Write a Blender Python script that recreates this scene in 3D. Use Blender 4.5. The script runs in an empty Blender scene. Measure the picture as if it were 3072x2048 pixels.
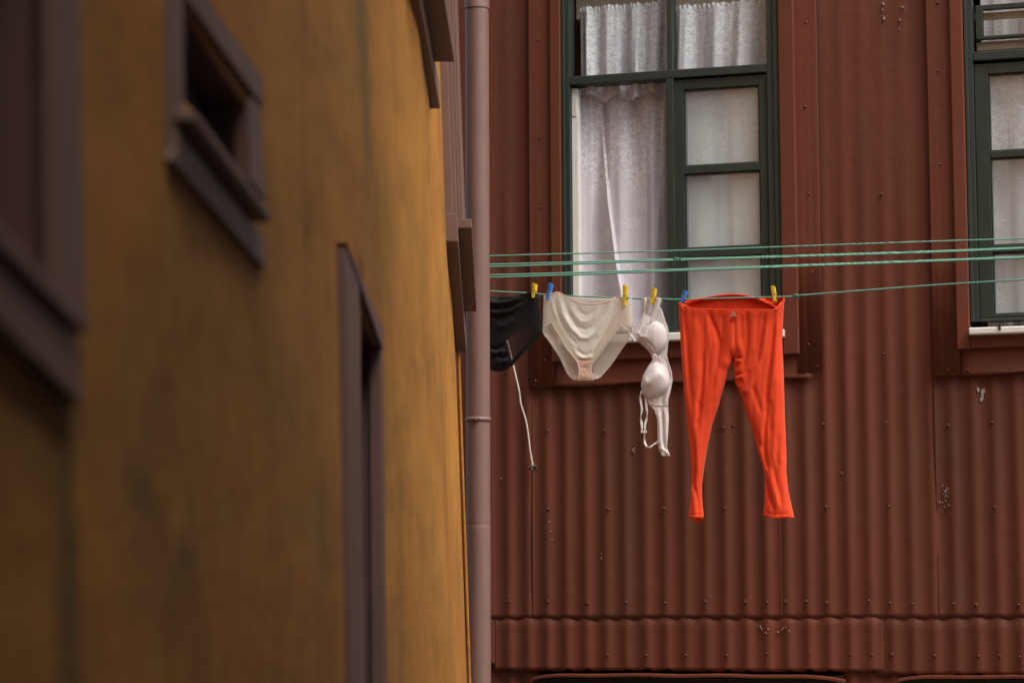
import bpy, bmesh, math, random
import numpy as np
from mathutils import Vector, Matrix
from mathutils.geometry import delaunay_2d_cdt
random.seed(7)
rng = np.random.default_rng(7)
scene = bpy.context.scene
COL = scene.collection
rad = math.radians

# ------------------------------------------------------------------ camera
F = 85.0 / 36.0 * 3072
PITCH, ROLL, CAMZ = rad(6.0), rad(-0.25), 1.75
C0 = Vector((0, 0, CAMZ))
fw = Vector((0, math.cos(PITCH), math.sin(PITCH)))
up = Vector((0, -math.sin(PITCH), math.cos(PITCH)))
rt = Vector((1, 0, 0))
cx_ = math.cos(ROLL) * rt + math.sin(ROLL) * up
cy_ = -math.sin(ROLL) * rt + math.cos(ROLL) * up

def ray(px, py):
    return cx_ * ((px - 1536) / F) + cy_ * (-(py - 1024) / F) + fw

cam = bpy.data.cameras.new('camera')
camo = bpy.data.objects.new('camera', cam)
COL.objects.link(camo)
camo.matrix_world = Matrix(((cx_.x, cy_.x, -fw.x, 0), (cx_.y, cy_.y, -fw.y, 0), (cx_.z, cy_.z, -fw.z, CAMZ), (0, 0, 0, 1)))
cam.lens = 85; cam.sensor_width = 36; cam.sensor_fit = 'HORIZONTAL'
cam.clip_start = 0.05; cam.clip_end = 2000
cam.dof.use_dof = True; cam.dof.focus_distance = 10.25; cam.dof.aperture_fstop = 4.6
scene.camera = camo

# facade frame: local x along the facade, y into the house, z up
ANG = rad(16.5)
MH = Matrix.Translation((0, 11.45, 0)) @ Matrix.Rotation(-ANG, 4, 'Z')
MHi = MH.inverted()
o_l = MHi @ C0

def loc(px, py, y=0.0):
    d = MHi.to_3x3() @ ray(px, py)
    t = (y - o_l.y) / d.y
    return Vector((o_l.x + d.x * t, y, o_l.z + d.z * t))

def S(px, py, y=0.0): return loc(px, py, y).x
def Z(px, py, y=0.0): return loc(px, py, y).z

# ------------------------------------------------------------------ object helpers
MAT = {}          # own record of root matrices
def props(o, label=None, cat=None, group=None, kind=None):
    if label: o['label'] = label
    if cat: o['category'] = cat
    if group: o['group'] = group
    if kind: o['kind'] = kind
    return o

def root(name, world, rz=0.0, **k):
    o = bpy.data.objects.new(name, None)
    o.empty_display_size = 0.1
    COL.objects.link(o)
    o.location = world; o.rotation_euler = (0, 0, rz)
    MAT[o] = Matrix.Translation(world) @ Matrix.Rotation(rz, 4, 'Z')
    return props(o, **k)

def mk(name, verts, faces, mats, parent=None, at=None, rz=0.0, house=False, smooth=False, bevel=0.0, solid=0.0, fmat=None, label=None):
    """verts in world space (or facade space when house=True) -> one mesh object"""
    W = [(MH @ Vector(v)) if house else Vector(v) for v in verts]
    if parent is not None:
        M = parent_matrix(parent)
    else:
        M = Matrix.Translation(at if at is not None else (0, 0, 0)) @ Matrix.Rotation(rz, 4, 'Z')
    Mi = M.inverted()
    me = bpy.data.meshes.new(name)
    me.from_pydata([Mi @ w for w in W], [], faces)
    if not isinstance(mats, (list, tuple)): mats = [mats]
    for m in mats: me.materials.append(m)
    if fmat is not None:
        me.polygons.foreach_set('material_index', fmat)
    if smooth:
        me.polygons.foreach_set('use_smooth', [True] * len(me.polygons))
    bm = bmesh.new(); bm.from_mesh(me)
    bmesh.ops.recalc_face_normals(bm, faces=bm.faces)
    bm.to_mesh(me); bm.free()
    me.update()
    o = bpy.data.objects.new(name, me)
    COL.objects.link(o)
    if parent is not None:
        o.parent = parent
        MAT[o] = Matrix.Identity(4)
    else:
        o.location = M.translation; o.rotation_euler = (0, 0, rz)
        MAT[o] = M
    if bevel:
        b = o.modifiers.new('bevel', 'BEVEL'); b.width = bevel; b.segments = 2; b.limit_method = 'ANGLE'; b.angle_limit = rad(40)
    if solid:
        s = o.modifiers.new('thickness', 'SOLIDIFY'); s.thickness = solid; s.offset = 0
    if label: o['label'] = label
    return o

def parent_matrix(p):
    M = MAT[p]
    while p.parent is not None:
        p = p.parent
        M = MAT[p] @ M
    return M

class MB:
    def __init__(s): s.v = []; s.f = []; s.m = []
    def add(s, v, f, m=0):
        n = len(s.v); s.v += [tuple(a) for a in v]; s.f += [tuple(i + n for i in q) for q in f]; s.m += [m] * len(f); return s
    def box(s, x0, x1, y0, y1, z0, z1, m=0):
        v = [(x, y, z) for x in (x0, x1) for y in (y0, y1) for z in (z0, z1)]
        return s.add(v, [(0, 1, 3, 2), (4, 6, 7, 5), (0, 4, 5, 1), (2, 3, 7, 6), (0, 2, 6, 4), (1, 5, 7, 3)], m)
    def prism(s, A, B, m=0):
        n = len(A)
        f = [tuple(range(n)), tuple(range(2 * n - 1, n - 1, -1))] + [(i, (i + 1) % n, n + (i + 1) % n, n + i) for i in range(n)]
        return s.add(list(A) + list(B), f, m)
    def build(s, name, mats, parent=None, **k):
        return mk(name, s.v, s.f, mats, parent, fmat=s.m, **k)

def tube(path, r, seg=10, twist=0.0, lobes=0, amp=0.0, caps=True):
    P = [Vector(p) for p in path]
    v, f = [], []
    L = 0.0
    N = None
    for i, p in enumerate(P):
        t = (P[min(i + 1, len(P) - 1)] - P[max(i - 1, 0)]).normalized()
        if N is None:
            N = t.cross(Vector((0, 0, 1)))
            if N.length < 0.01: N = t.cross(Vector((0, 1, 0)))
        N = (N - t * N.dot(t)).normalized()
        B = t.cross(N)
        if i: L += (p - P[i - 1]).length
        rr = r[i] if isinstance(r, (list, tuple)) else r
        for k in range(seg):
            a = 2 * math.pi * k / seg
            q = rr * (1 + amp * math.cos(lobes * (a + twist * L))) if lobes else rr
            v.append(p + N * (q * math.cos(a)) + B * (q * math.sin(a)))
    for i in range(len(P) - 1):
        for k in range(seg):
            k2 = (k + 1) % seg
            f.append((i * seg + k, i * seg + k2, (i + 1) * seg + k2, (i + 1) * seg + k))
    if caps:
        f.append(tuple(range(seg))); f.append(tuple(range((len(P) - 1) * seg, len(P) * seg))[::-1])
    return v, f

def smoothpath(pts, n):
    P = [Vector(p) for p in pts]
    P = [P[0] * 2 - P[1]] + P + [P[-1] * 2 - P[-2]]
    out = []
    for i in range(1, len(P) - 2):
        for k in range(n):
            t = k / n
            a, b, c, d = P[i - 1], P[i], P[i + 1], P[i + 2]
            out.append(0.5 * ((2 * b) + (c - a) * t + (2 * a - 5 * b + 4 * c - d) * t * t + (3 * b - a - 3 * c + d) * t ** 3))
    out.append(P[-2])
    return out

# ------------------------------------------------------------------ materials
def newmat(name):
    m = bpy.data.materials.new(name); m.use_nodes = True
    nt = m.node_tree
    b = nt.nodes['Principled BSDF']
    return m, nt, b

def nd(nt, t, **k):
    n = nt.nodes.new(t)
    for a, v in k.items():
        if a in n.inputs: n.inputs[a].default_value = v
        else: setattr(n, a, v)
    return n

def coords(nt, scale=(1, 1, 1), use='Object'):
    t = nd(nt, 'ShaderNodeTexCoord'); m = nd(nt, 'ShaderNodeMapping')
    m.inputs['Scale'].default_value = scale
    nt.links.new(t.outputs[use], m.inputs[0])
    return m.outputs[0]

def noise(nt, vec, scale, detail=5, rough=0.6):
    n = nd(nt, 'ShaderNodeTexNoise'); n.inputs['Scale'].default_value = scale
    n.inputs['Detail'].default_value = detail; n.inputs['Roughness'].default_value = rough
    nt.links.new(vec, n.inputs['Vector'])
    return n.outputs['Fac']

def ramp(nt, fac, stops):
    r = nd(nt, 'ShaderNodeValToRGB')
    e = r.color_ramp.elements
    while len(e) < len(stops): e.new(0.5)
    for q, (p, c) in zip(e, stops):
        q.position = p; q.color = (c[0], c[1], c[2], 1) if hasattr(c, '__len__') else (c, c, c, 1)
    nt.links.new(fac, r.inputs[0])
    return r.outputs[0]

def mixc(nt, fac, a, b, mode='MIX'):
    n = nd(nt, 'ShaderNodeMix'); n.data_type = 'RGBA'; n.blend_type = mode
    for i, v in ((0, fac), (6, a), (7, b)):
        if isinstance(v, (int, float)): n.inputs[i].default_value = v
        elif isinstance(v, tuple): n.inputs[i].default_value = (*v, 1)
        else: nt.links.new(v, n.inputs[i])
    return n.outputs[2]

def math_(nt, op, a, b=0.0):
    n = nd(nt, 'ShaderNodeMath'); n.operation = op
    for i, v in ((0, a), (1, b)):
        if isinstance(v, (int, float)): n.inputs[i].default_value = v
        else: nt.links.new(v, n.inputs[i])
    return n.outputs[0]

def bump(nt, b, h, strength, dist):
    n = nd(nt, 'ShaderNodeBump'); n.inputs['Strength'].default_value = strength; n.inputs['Distance'].default_value = dist
    nt.links.new(h, n.inputs['Height']); nt.links.new(n.outputs[0], b.inputs['Normal'])

def red_paint(name, c_a, c_b, c_stain, rough=0.5, streak=1.0):
    m, nt, b = newmat(name)
    v = coords(nt, (14, 14, 0.5)); v2 = coords(nt); v3 = coords(nt, (45, 45, 1.3))
    n1 = noise(nt, v, 1.0, 5, 0.55)
    big = noise(nt, v2, 1.1, 4, 0.6)
    fine = noise(nt, v3, 1.0, 4, 0.7)
    c = mixc(nt, ramp(nt, n1, [(0.3, 0.0), (0.72, 1.0)]), c_a, c_b)
    c = mixc(nt, ramp(nt, big, [(0.42, 0.0), (0.75, 0.55)]), c, c_stain)
    c = mixc(nt, ramp(nt, fine, [(0.56, 0.0), (0.8, 0.5 * streak)]), c, tuple(x * 0.6 for x in c_stain))
    sp = noise(nt, v2, 95, 3, 0.5)
    c = mixc(nt, ramp(nt, sp, [(0.755, 0.0), (0.80, 0.5)]), c, (0.3, 0.22, 0.17))
    oi = nd(nt, 'ShaderNodeObjectInfo')
    hv = nd(nt, 'ShaderNodeHueSaturation'); nt.links.new(c, hv.inputs['Color'])
    nt.links.new(math_(nt, 'ADD', 0.90, math_(nt, 'MULTIPLY', oi.outputs['Random'], 0.2)), hv.inputs['Value'])
    nt.links.new(hv.outputs[0], b.inputs['Base Color'])
    b.inputs['Specular IOR Level'].default_value = 0.28
    b.inputs['Roughness'].default_value = rough
    h = math_(nt, 'ADD', noise(nt, v2, 60, 4, 0.6), math_(nt, 'MULTIPLY', noise(nt, v2, 9, 3, 0.5), 3.0))
    bump(nt, b, h, 0.25, 0.004)
    return m

def simple(name, col, rough=0.5, var=0.25, scale=20, bmp=0.1, bdist=0.002, stretch=(1, 1, 1), metallic=0.0):
    m, nt, b = newmat(name)
    v = coords(nt, stretch)
    n = noise(nt, v, scale, 5, 0.6)
    c = mixc(nt, n, tuple(x * (1 - var) for x in col), tuple(min(1, x * (1 + var)) for x in col))
    nt.links.new(c, b.inputs['Base Color'])
    b.inputs['Roughness'].default_value = rough; b.inputs['Metallic'].default_value = metallic
    if bmp: bump(nt, b, n, bmp, bdist)
    return m

def cloth(name, col, rough=0.85, alpha=1.0, transl=0.25, weave=900, crease=(60, 60, 7), crease_d=0.004, sheen=0.15):
    m, nt, b = newmat(name)
    v = coords(nt, crease); v2 = coords(nt)
    n = noise(nt, v, 1.0, 5, 0.6)
    n2 = noise(nt, v2, 35, 4, 0.6)
    c = mixc(nt, n2, tuple(x * 0.9 for x in col), tuple(min(1, x * 1.06) for x in col))
    nt.links.new(c, b.inputs['Base Color'])
    b.inputs['Roughness'].default_value = rough
    b.inputs['Sheen Weight'].default_value = sheen
    b.inputs['Specular IOR Level'].default_value = 0.2
    h = math_(nt, 'ADD', n, math_(nt, 'MULTIPLY', noise(nt, v2, weave, 1, 0.5), 0.05))
    bump(nt, b, h, 0.42, crease_d)
    out = nt.nodes['Material Output']
    tr = nd(nt, 'ShaderNodeBsdfTranslucent'); nt.links.new(c, tr.inputs[0])
    mx = nd(nt, 'ShaderNodeMixShader'); mx.inputs[0].default_value = transl
    nt.links.new(b.outputs[0], mx.inputs[1]); nt.links.new(tr.outputs[0], mx.inputs[2])
    sh = mx.outputs[0]
    if alpha < 1:
        tp = nd(nt, 'ShaderNodeBsdfTransparent')
        m2 = nd(nt, 'ShaderNodeMixShader'); m2.inputs[0].default_value = alpha
        nt.links.new(tp.outputs[0], m2.inputs[1]); nt.links.new(sh, m2.inputs[2]); sh = m2.outputs[0]
    nt.links.new(sh, out.inputs[0])
    return m

def lace(name, col, z_split, dense_above=True, bright=1.0, dirt=(0.30, 0.25, 0.24)):
    """white net curtain: dense embroidered band, plain cloth with sprigs below"""
    m, nt, b = newmat(name)
    tc = nd(nt, 'ShaderNodeTexCoord'); sep = nd(nt, 'ShaderNodeSeparateXYZ')
    nt.links.new(tc.outputs['Object'], sep.inputs[0])
    cmb = nd(nt, 'ShaderNodeCombineXYZ')
    nt.links.new(sep.outputs[0], cmb.inputs[0]); nt.links.new(sep.outputs[2], cmb.inputs[1])
    nz = nd(nt, 'ShaderNodeTexNoise'); nz.inputs['Scale'].default_value = 14; nt.links.new(cmb.outputs[0], nz.inputs['Vector'])
    vs_ = nd(nt, 'ShaderNodeVectorMath'); vs_.operation = 'SCALE'; vs_.inputs[3].default_value = 0.012; nt.links.new(nz.outputs['Color'], vs_.inputs[0])
    va_ = nd(nt, 'ShaderNodeVectorMath'); va_.operation = 'ADD'; nt.links.new(cmb.outputs[0], va_.inputs[0]); nt.links.new(vs_.outputs[0], va_.inputs[1])
    P = va_.outputs[0]
    def flowers(scale, petals, r0, r1, wid):
        vo = nd(nt, 'ShaderNodeTexVoronoi'); vo.voronoi_dimensions = '2D'; vo.inputs['Scale'].default_value = scale
        vo.inputs['Randomness'].default_value = 0.55
        nt.links.new(P, vo.inputs['Vector'])
        sc = nd(nt, 'ShaderNodeVectorMath'); sc.operation = 'SCALE'; sc.inputs[3].default_value = 1.0
        nt.links.new(P, sc.inputs[0])
        su = nd(nt, 'ShaderNodeVectorMath'); su.operation = 'SUBTRACT'
        nt.links.new(P, su.inputs[0]); nt.links.new(vo.outputs['Position'], su.inputs[1])
        s2 = nd(nt, 'ShaderNodeSeparateXYZ'); nt.links.new(su.outputs[0], s2.inputs[0])
        ang = math_(nt, 'ARCTAN2', s2.outputs[1], s2.outputs[0])
        pet = math_(nt, 'COSINE', math_(nt, 'MULTIPLY', ang, petals))
        rad_ = math_(nt, 'ADD', r0, math_(nt, 'MULTIPLY', pet, r1))
        dd = math_(nt, 'ABSOLUTE', math_(nt, 'SUBTRACT', vo.outputs['Distance'], rad_))
        ring = math_(nt, 'LESS_THAN', dd, wid)
        dot = math_(nt, 'LESS_THAN', vo.outputs['Distance'], r0 * 0.20)
        return ring, dot, vo.outputs['Distance']
    ringA, dotA, dA = flowers(13, 5, 0.30, 0.12, 0.09)
    ringB, dotB, dB = flowers(41, 4, 0.26, 0.10, 0.10)
    ringC, dotC, dC = flowers(6.5, 8, 0.12, 0.07, 0.035)
    dense = math_(nt, 'MAXIMUM', ringA, math_(nt, 'MULTIPLY', ringB, 0.45))
    mask = nd(nt, 'ShaderNodeMapRange'); mask.inputs['From Min'].default_value = z_split - 0.06; mask.inputs['From Max'].default_value = z_split + 0.06
    if not dense_above:
        mask.inputs['To Min'].default_value = 1; mask.inputs['To Max'].default_value = 0
    # scalloped lower edge of the embroidery
    wob = math_(nt, 'MULTIPLY', math_(nt, 'SINE', math_(nt, 'MULTIPLY', sep.outputs[0], 38.0)), 0.05)
    nt.links.new(math_(nt, 'ADD', sep.outputs[2], wob), mask.inputs['Value'])
    mk_ = mask.outputs[0]
    pat = math_(nt, 'ADD', math_(nt, 'MULTIPLY', dense, mk_), math_(nt, 'MULTIPLY', ringC, math_(nt, 'SUBTRACT', 1.0, mk_)))
    holes = math_(nt, 'MULTIPLY', math_(nt, 'MAXIMUM', dotA, dotC), math_(nt, 'ADD', math_(nt, 'MULTIPLY', mk_, 0.8), 0.2))
    v2 = coords(nt)
    soil = noise(nt, v2, 3.0, 4, 0.6)
    base = mixc(nt, ramp(nt, soil, [(0.4, 0.0), (0.8, 0.35)]), tuple(x * 0.88 for x in col), tuple(x * 0.78 for x in col))
    c = mixc(nt, math_(nt, 'MULTIPLY', pat, 0.85), base, tuple(min(1, x * 1.25) for x in col))
    c = mixc(nt, math_(nt, 'MULTIPLY', holes, 0.3), c, dirt)
    nt.links.new(c, b.inputs['Base Color'])
    b.inputs['Roughness'].default_value = 0.9; b.inputs['Specular IOR Level'].default_value = 0.1
    h = math_(nt, 'ADD', math_(nt, 'MULTIPLY', pat, 0.7), math_(nt, 'MULTIPLY', noise(nt, coords(nt, (30, 30, 4)), 1.0, 4, 0.6), 1.5))
    bump(nt, b, h, 0.6, 0.004)
    out = nt.nodes['Material Output']
    tr = nd(nt, 'ShaderNodeBsdfTranslucent'); nt.links.new(c, tr.inputs[0])
    mx = nd(nt, 'ShaderNodeMixShader'); mx.inputs[0].default_value = 0.12
    nt.links.new(b.outputs[0], mx.inputs[1]); nt.links.new(tr.outputs[0], mx.inputs[2])
    tp = nd(nt, 'ShaderNodeBsdfTransparent')
    m2 = nd(nt, 'ShaderNodeMixShader'); m2.inputs[0].default_value = 0.97
    nt.links.new(tp.outputs[0], m2.inputs[1]); nt.links.new(mx.outputs[0], m2.inputs[2])
    nt.links.new(m2.outputs[0], out.inputs[0])
    return m

def glass(name, refl=0.10, tint=(0.93, 0.95, 0.95), film=0.0):
    m, nt, b = newmat(name)
    out = nt.nodes['Material Output']
    tp = nd(nt, 'ShaderNodeBsdfTransparent'); tp.inputs[0].default_value = (*tint, 1)
    gl = nd(nt, 'ShaderNodeBsdfGlossy'); gl.inputs['Roughness'].default_value = 0.03
    v = coords(nt, (1, 1, 1))
    n = noise(nt, v, 5.0, 2, 0.5)
    bm_ = nd(nt, 'ShaderNodeBump'); bm_.inputs['Strength'].default_value = 0.25; bm_.inputs['Distance'].default_value = 0.01
    nt.links.new(n, bm_.inputs['Height']); nt.links.new(bm_.outputs[0], gl.inputs['Normal'])
    mx = nd(nt, 'ShaderNodeMixShader'); mx.inputs[0].default_value = refl
    nt.links.new(tp.outputs[0], mx.inputs[1]); nt.links.new(gl.outputs[0], mx.inputs[2])
    sh = mx.outputs[0]
    if film:
        df = nd(nt, 'ShaderNodeBsdfDiffuse'); df.inputs[0].default_value = (0.86, 0.87, 0.87, 1)  # whitish veil paints the sky's reflection onto the pane
        m2 = nd(nt, 'ShaderNodeMixShader')
        nt.links.new(ramp(nt, noise(nt, v, 4.0, 5, 0.6), [(0.25, film * 0.8), (0.8, film * 1.15)]), m2.inputs[0])
        nt.links.new(sh, m2.inputs[1]); nt.links.new(df.outputs[0], m2.inputs[2]); sh = m2.outputs[0]
    nt.links.new(sh, out.inputs[0])
    return m

M = {}
M['clad'] = red_paint('red_oxide_paint', (0.1425, 0.0351, 0.0168), (0.1026, 0.0279, 0.0147), (0.0931, 0.0387, 0.0177), 0.62)
M['clad_trim'] = red_paint('red_oxide_paint_flat', (0.1472, 0.0359, 0.0170), (0.1215, 0.0315, 0.0156), (0.0969, 0.0395, 0.0177), 0.58, 0.4)
M['rivet'] = simple('rivet_paint', (0.0950, 0.0260, 0.0135), 0.85, 0.3, 60)
M['green'] = simple('dark_green_gloss_paint', (0.0218, 0.0336, 0.0252), 0.42, 0.42, 14, 0.2, 0.002, (3, 3, 0.6))
M['white'] = simple('white_paint', (0.74, 0.71, 0.66), 0.5, 0.12, 12, 0.12, 0.002)
M['cream'] = simple('aged_cream_paint', (0.4620, 0.3780, 0.2856), 0.6, 0.2, 16, 0.12, 0.002)
M['hinge'] = simple('painted_hinge', (0.62, 0.58, 0.52), 0.4, 0.2, 50)
M['room'] = simple('room_plaster', (0.1344, 0.1050, 0.0882), 0.9, 0.2, 3, 0)
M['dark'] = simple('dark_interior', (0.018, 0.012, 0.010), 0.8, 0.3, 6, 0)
M['mauve'] = simple('mauve_brown_paint', (0.160, 0.090, 0.070), 0.5, 0.22, 9, 0.15, 0.002, (1, 1, 1))
M['pipe'] = simple('mauve_pipe_paint', (0.1806, 0.1008, 0.0840), 0.5, 0.28, 9, 0.2, 0.003, (3, 3, 0.7))
M['glass'] = glass('window_glass', 0.035)
M['glass_dull'] = glass('sky_haze_window_glass', 0.08, film=0.13)
M['glass_dark'] = glass('dark_window_glass', 0.06)
M['rope'] = simple('green_rope', (0.1344, 0.3360, 0.2520), 0.6, 0.35, 260, 0.3, 0.001)
M['knot'] = simple('dark_green_rope', (0.05, 0.17, 0.12), 0.6, 0.3, 200, 0.3, 0.001)
M['cord'] = simple('white_cord', (0.62, 0.53, 0.44), 0.6, 0.15, 40, 0.1)
M['cord_end'] = simple('dirty_cord_end', (0.10, 0.07, 0.05), 0.8, 0.3, 60)
M['yellow_pl'] = simple('yellow_plastic', (0.85, 0.58, 0.03), 0.4, 0.06, 30, 0)
M['blue_pl'] = simple('blue_plastic', (0.05, 0.22, 0.68), 0.4, 0.06, 30, 0)
M['steel'] = simple('spring_steel', (0.45, 0.43, 0.40), 0.35, 0.1, 60, 0, metallic=1.0)
M['orange'] = cloth('orange_jersey', (0.90, 0.085, 0.025), 0.85, 1.0, 0.22, 900, (110, 110, 8), 0.006, 0.1)
M['orange_in'] = cloth('orange_jersey_inside', (0.88, 0.075, 0.02), 0.9, 1.0, 0.15)
M['logo'] = simple('silver_print', (0.36, 0.30, 0.28), 0.5, 0.1, 60, 0)
M['cream_cloth'] = cloth('cream_satin', (0.96, 0.91, 0.82), 0.6, 0.95, 0.3, 900, (40, 40, 12), 0.005, 0.2)
M['cream_sheer'] = cloth('beige_sheer', (0.90, 0.81, 0.70), 0.7, 0.52, 0.25, 900, (40, 40, 12), 0.004)
M['peach'] = cloth('peach_cotton', (0.78, 0.52, 0.40), 0.85, 1.0, 0.2, 900, (30, 30, 30), 0.005)
M['black_cloth'] = cloth('black_satin', (0.010, 0.009, 0.010), 0.42, 1.0, 0.05, 900, (30, 30, 30), 0.006, 0.1)
M['black_sheer'] = cloth('black_mesh', (0.012, 0.010, 0.012), 0.7, 0.52, 0.1, 900, (40, 40, 14), 0.004)
M['bra'] = cloth('pale_lilac_cotton', (0.82, 0.76, 0.76), 0.8, 1.0, 0.15, 900, (40, 40, 10), 0.003, 0.2)
M['bra_cup'] = cloth('pale_lilac_cup', (0.78, 0.71, 0.71), 0.85, 1.0, 0.1, 900, (26, 26, 12), 0.004, 0.2)
M['bra_white'] = cloth('white_elastic', (0.86, 0.83, 0.80), 0.7, 1.0, 0.2, 900, (10, 10, 120), 0.003)
M['tag'] = simple('white_satin_label', (0.88, 0.88, 0.88), 0.6, 0.05, 30, 0)
M['print'] = simple('grey_print', (0.55, 0.55, 0.57), 0.7, 0.1, 30, 0)
M['splash'] = simple('white_paint_splash', (0.3360, 0.2720, 0.2320), 0.7, 0.2, 60, 0.1)
M['reveal'] = simple('darkened_reveal', (0.085, 0.034, 0.026), 0.6, 0.25, 9, 0.1)  # recess sides coloured dark so that the openings look unlit
M['grey_render'] = simple('grey_brown_render', (0.14, 0.115, 0.09), 0.9, 0.25, 4, 0.3, 0.01)
M['asphalt'] = simple('paving', (0.12, 0.11, 0.10), 0.9, 0.3, 3, 0.3, 0.01)

M['mauve'].node_tree.nodes['Principled BSDF'].inputs['Specular IOR Level'].default_value = 0.2
# ochre lime render on the near house
def ochre():
    m, nt, b = newmat('ochre_render')
    v = coords(nt, (2.0, 0.55, 2.2)); v2 = coords(nt, (1, 1, 1)); v3 = coords(nt, (4, 2.6, 0.7)); v4 = coords(nt, (3.0, 1.3, 4.5))
    n1 = noise(nt, v, 1.0, 6, 0.62)       # broad patches
    n2 = noise(nt, v3, 1.0, 5, 0.6)       # run-off streaks
    n3 = noise(nt, v2, 14, 5, 0.65)       # grain
    n4 = noise(nt, v4, 1.0, 5, 0.65)      # damp and soot
    n5 = noise(nt, coords(nt, (1.3, 0.5, 1.6)), 1.7, 4, 0.6)
    c = mixc(nt, ramp(nt, n1, [(0.32, 0.0), (0.66, 1.0)]), (0.4473, 0.2001, 0.0407), (0.3088, 0.1211, 0.0252))
    c = mixc(nt, ramp(nt, n5, [(0.48, 0.0), (0.72, 0.75)]), c, (0.2200, 0.1188, 0.0299))
    c = mixc(nt, ramp(nt, n2, [(0.50, 0.0), (0.75, 0.6)]), c, (0.1672, 0.0748, 0.0194))
    c = mixc(nt, ramp(nt, n4, [(0.52, 0.0), (0.72, 0.5)]), c, (0.0968, 0.0634, 0.0194))
    c = mixc(nt, ramp(nt, n3, [(0.45, 0.0), (0.8, 0.4)]), c, (0.5034, 0.2614, 0.0581))
    # one long grey-green damp run below the upper window
    tc = nd(nt, 'ShaderNodeTexCoord'); sp = nd(nt, 'ShaderNodeSeparateXYZ'); nt.links.new(tc.outputs['Object'], sp.inputs[0])
    def band(o, c0, w, wob):
        q = math_(nt, 'ADD', sp.outputs[o], math_(nt, 'MULTIPLY', math_(nt, 'SUBTRACT', n3, 0.5), wob))
        q = math_(nt, 'DIVIDE', math_(nt, 'SUBTRACT', q, c0), w)
        return math_(nt, 'POWER', 2.718, math_(nt, 'MULTIPLY', math_(nt, 'MULTIPLY', q, q), -1.0))
    for (py, pz, wy, wz, k) in STAINS:
        f_ = math_(nt, 'MULTIPLY', math_(nt, 'MULTIPLY', band(1, py, wy, 0.25), band(2, pz, wz, 0.5)), k)
        c = mixc(nt, f_, c, (0.105, 0.082, 0.030))
    nt.links.new(c, b.inputs['Base Color'])
    b.inputs['Roughness'].default_value = 0.85; b.inputs['Specular IOR Level'].default_value = 0.15
    bump(nt, b, math_(nt, 'ADD', n3, n1), 0.5, 0.01)
    return m
# (depth, height) relative to the house base, half sizes, strength
STAINS = [(-1.25, 3.15, 0.14, 0.34, 0.85), (-1.12, 2.85, 0.08, 0.30, 0.7), (-1.5, 3.5, 0.12, 0.3, 0.6), (-3.55, 1.85, 0.10, 0.05, 0.6), (-3.3, 1.78, 0.10, 0.05, 0.6), (-3.96, 1.7, 0.05, 0.34, 0.85)]
M['ochre'] = ochre()

# ------------------------------------------------------------------ corrugated house
house = root('corrugated_house', MH @ Vector((0, 0, 0)), -ANG,
             label='red-brown corrugated iron house front behind the washing, with green-framed windows', cat='house')
PITCH_C = (S(2494, 2015) - S(1648, 2015)) / 14.0
S0C = S(1648, 2015)
AMP = 0.0053
def corr(s):
    ph = 2 * math.pi * (s - S0C) / PITCH_C
    return AMP * (math.cos(ph) + 0.10 * math.cos(2 * ph))

# window openings (facade coordinates, at the frame plane)
w1s0, w1s1 = S(1692, 300), S(2343, 300)
w2s0 = S(2901, 450); w2s1 = w2s0 + (w1s1 - w1s0)
w1z0 = Z(2010, 1000); wtop = 4.9
HOLES = [(w1s0 - 0.03, w1s1 + 0.03, w1z0 - 0.05, wtop + 0.05), (w2s0 - 0.03, w2s1 + 0.03, w1z0 - 0.05, wtop + 0.05)]

sL, sR = S(1250, 1000), S(3072, 1000) + 1.6
z_hem = Z(2100, 1852)      # hem of the upper sheets
z_bot = Z(2100, 2012)      # hem of the lower sheets
TOPZ = 8.6

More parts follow.
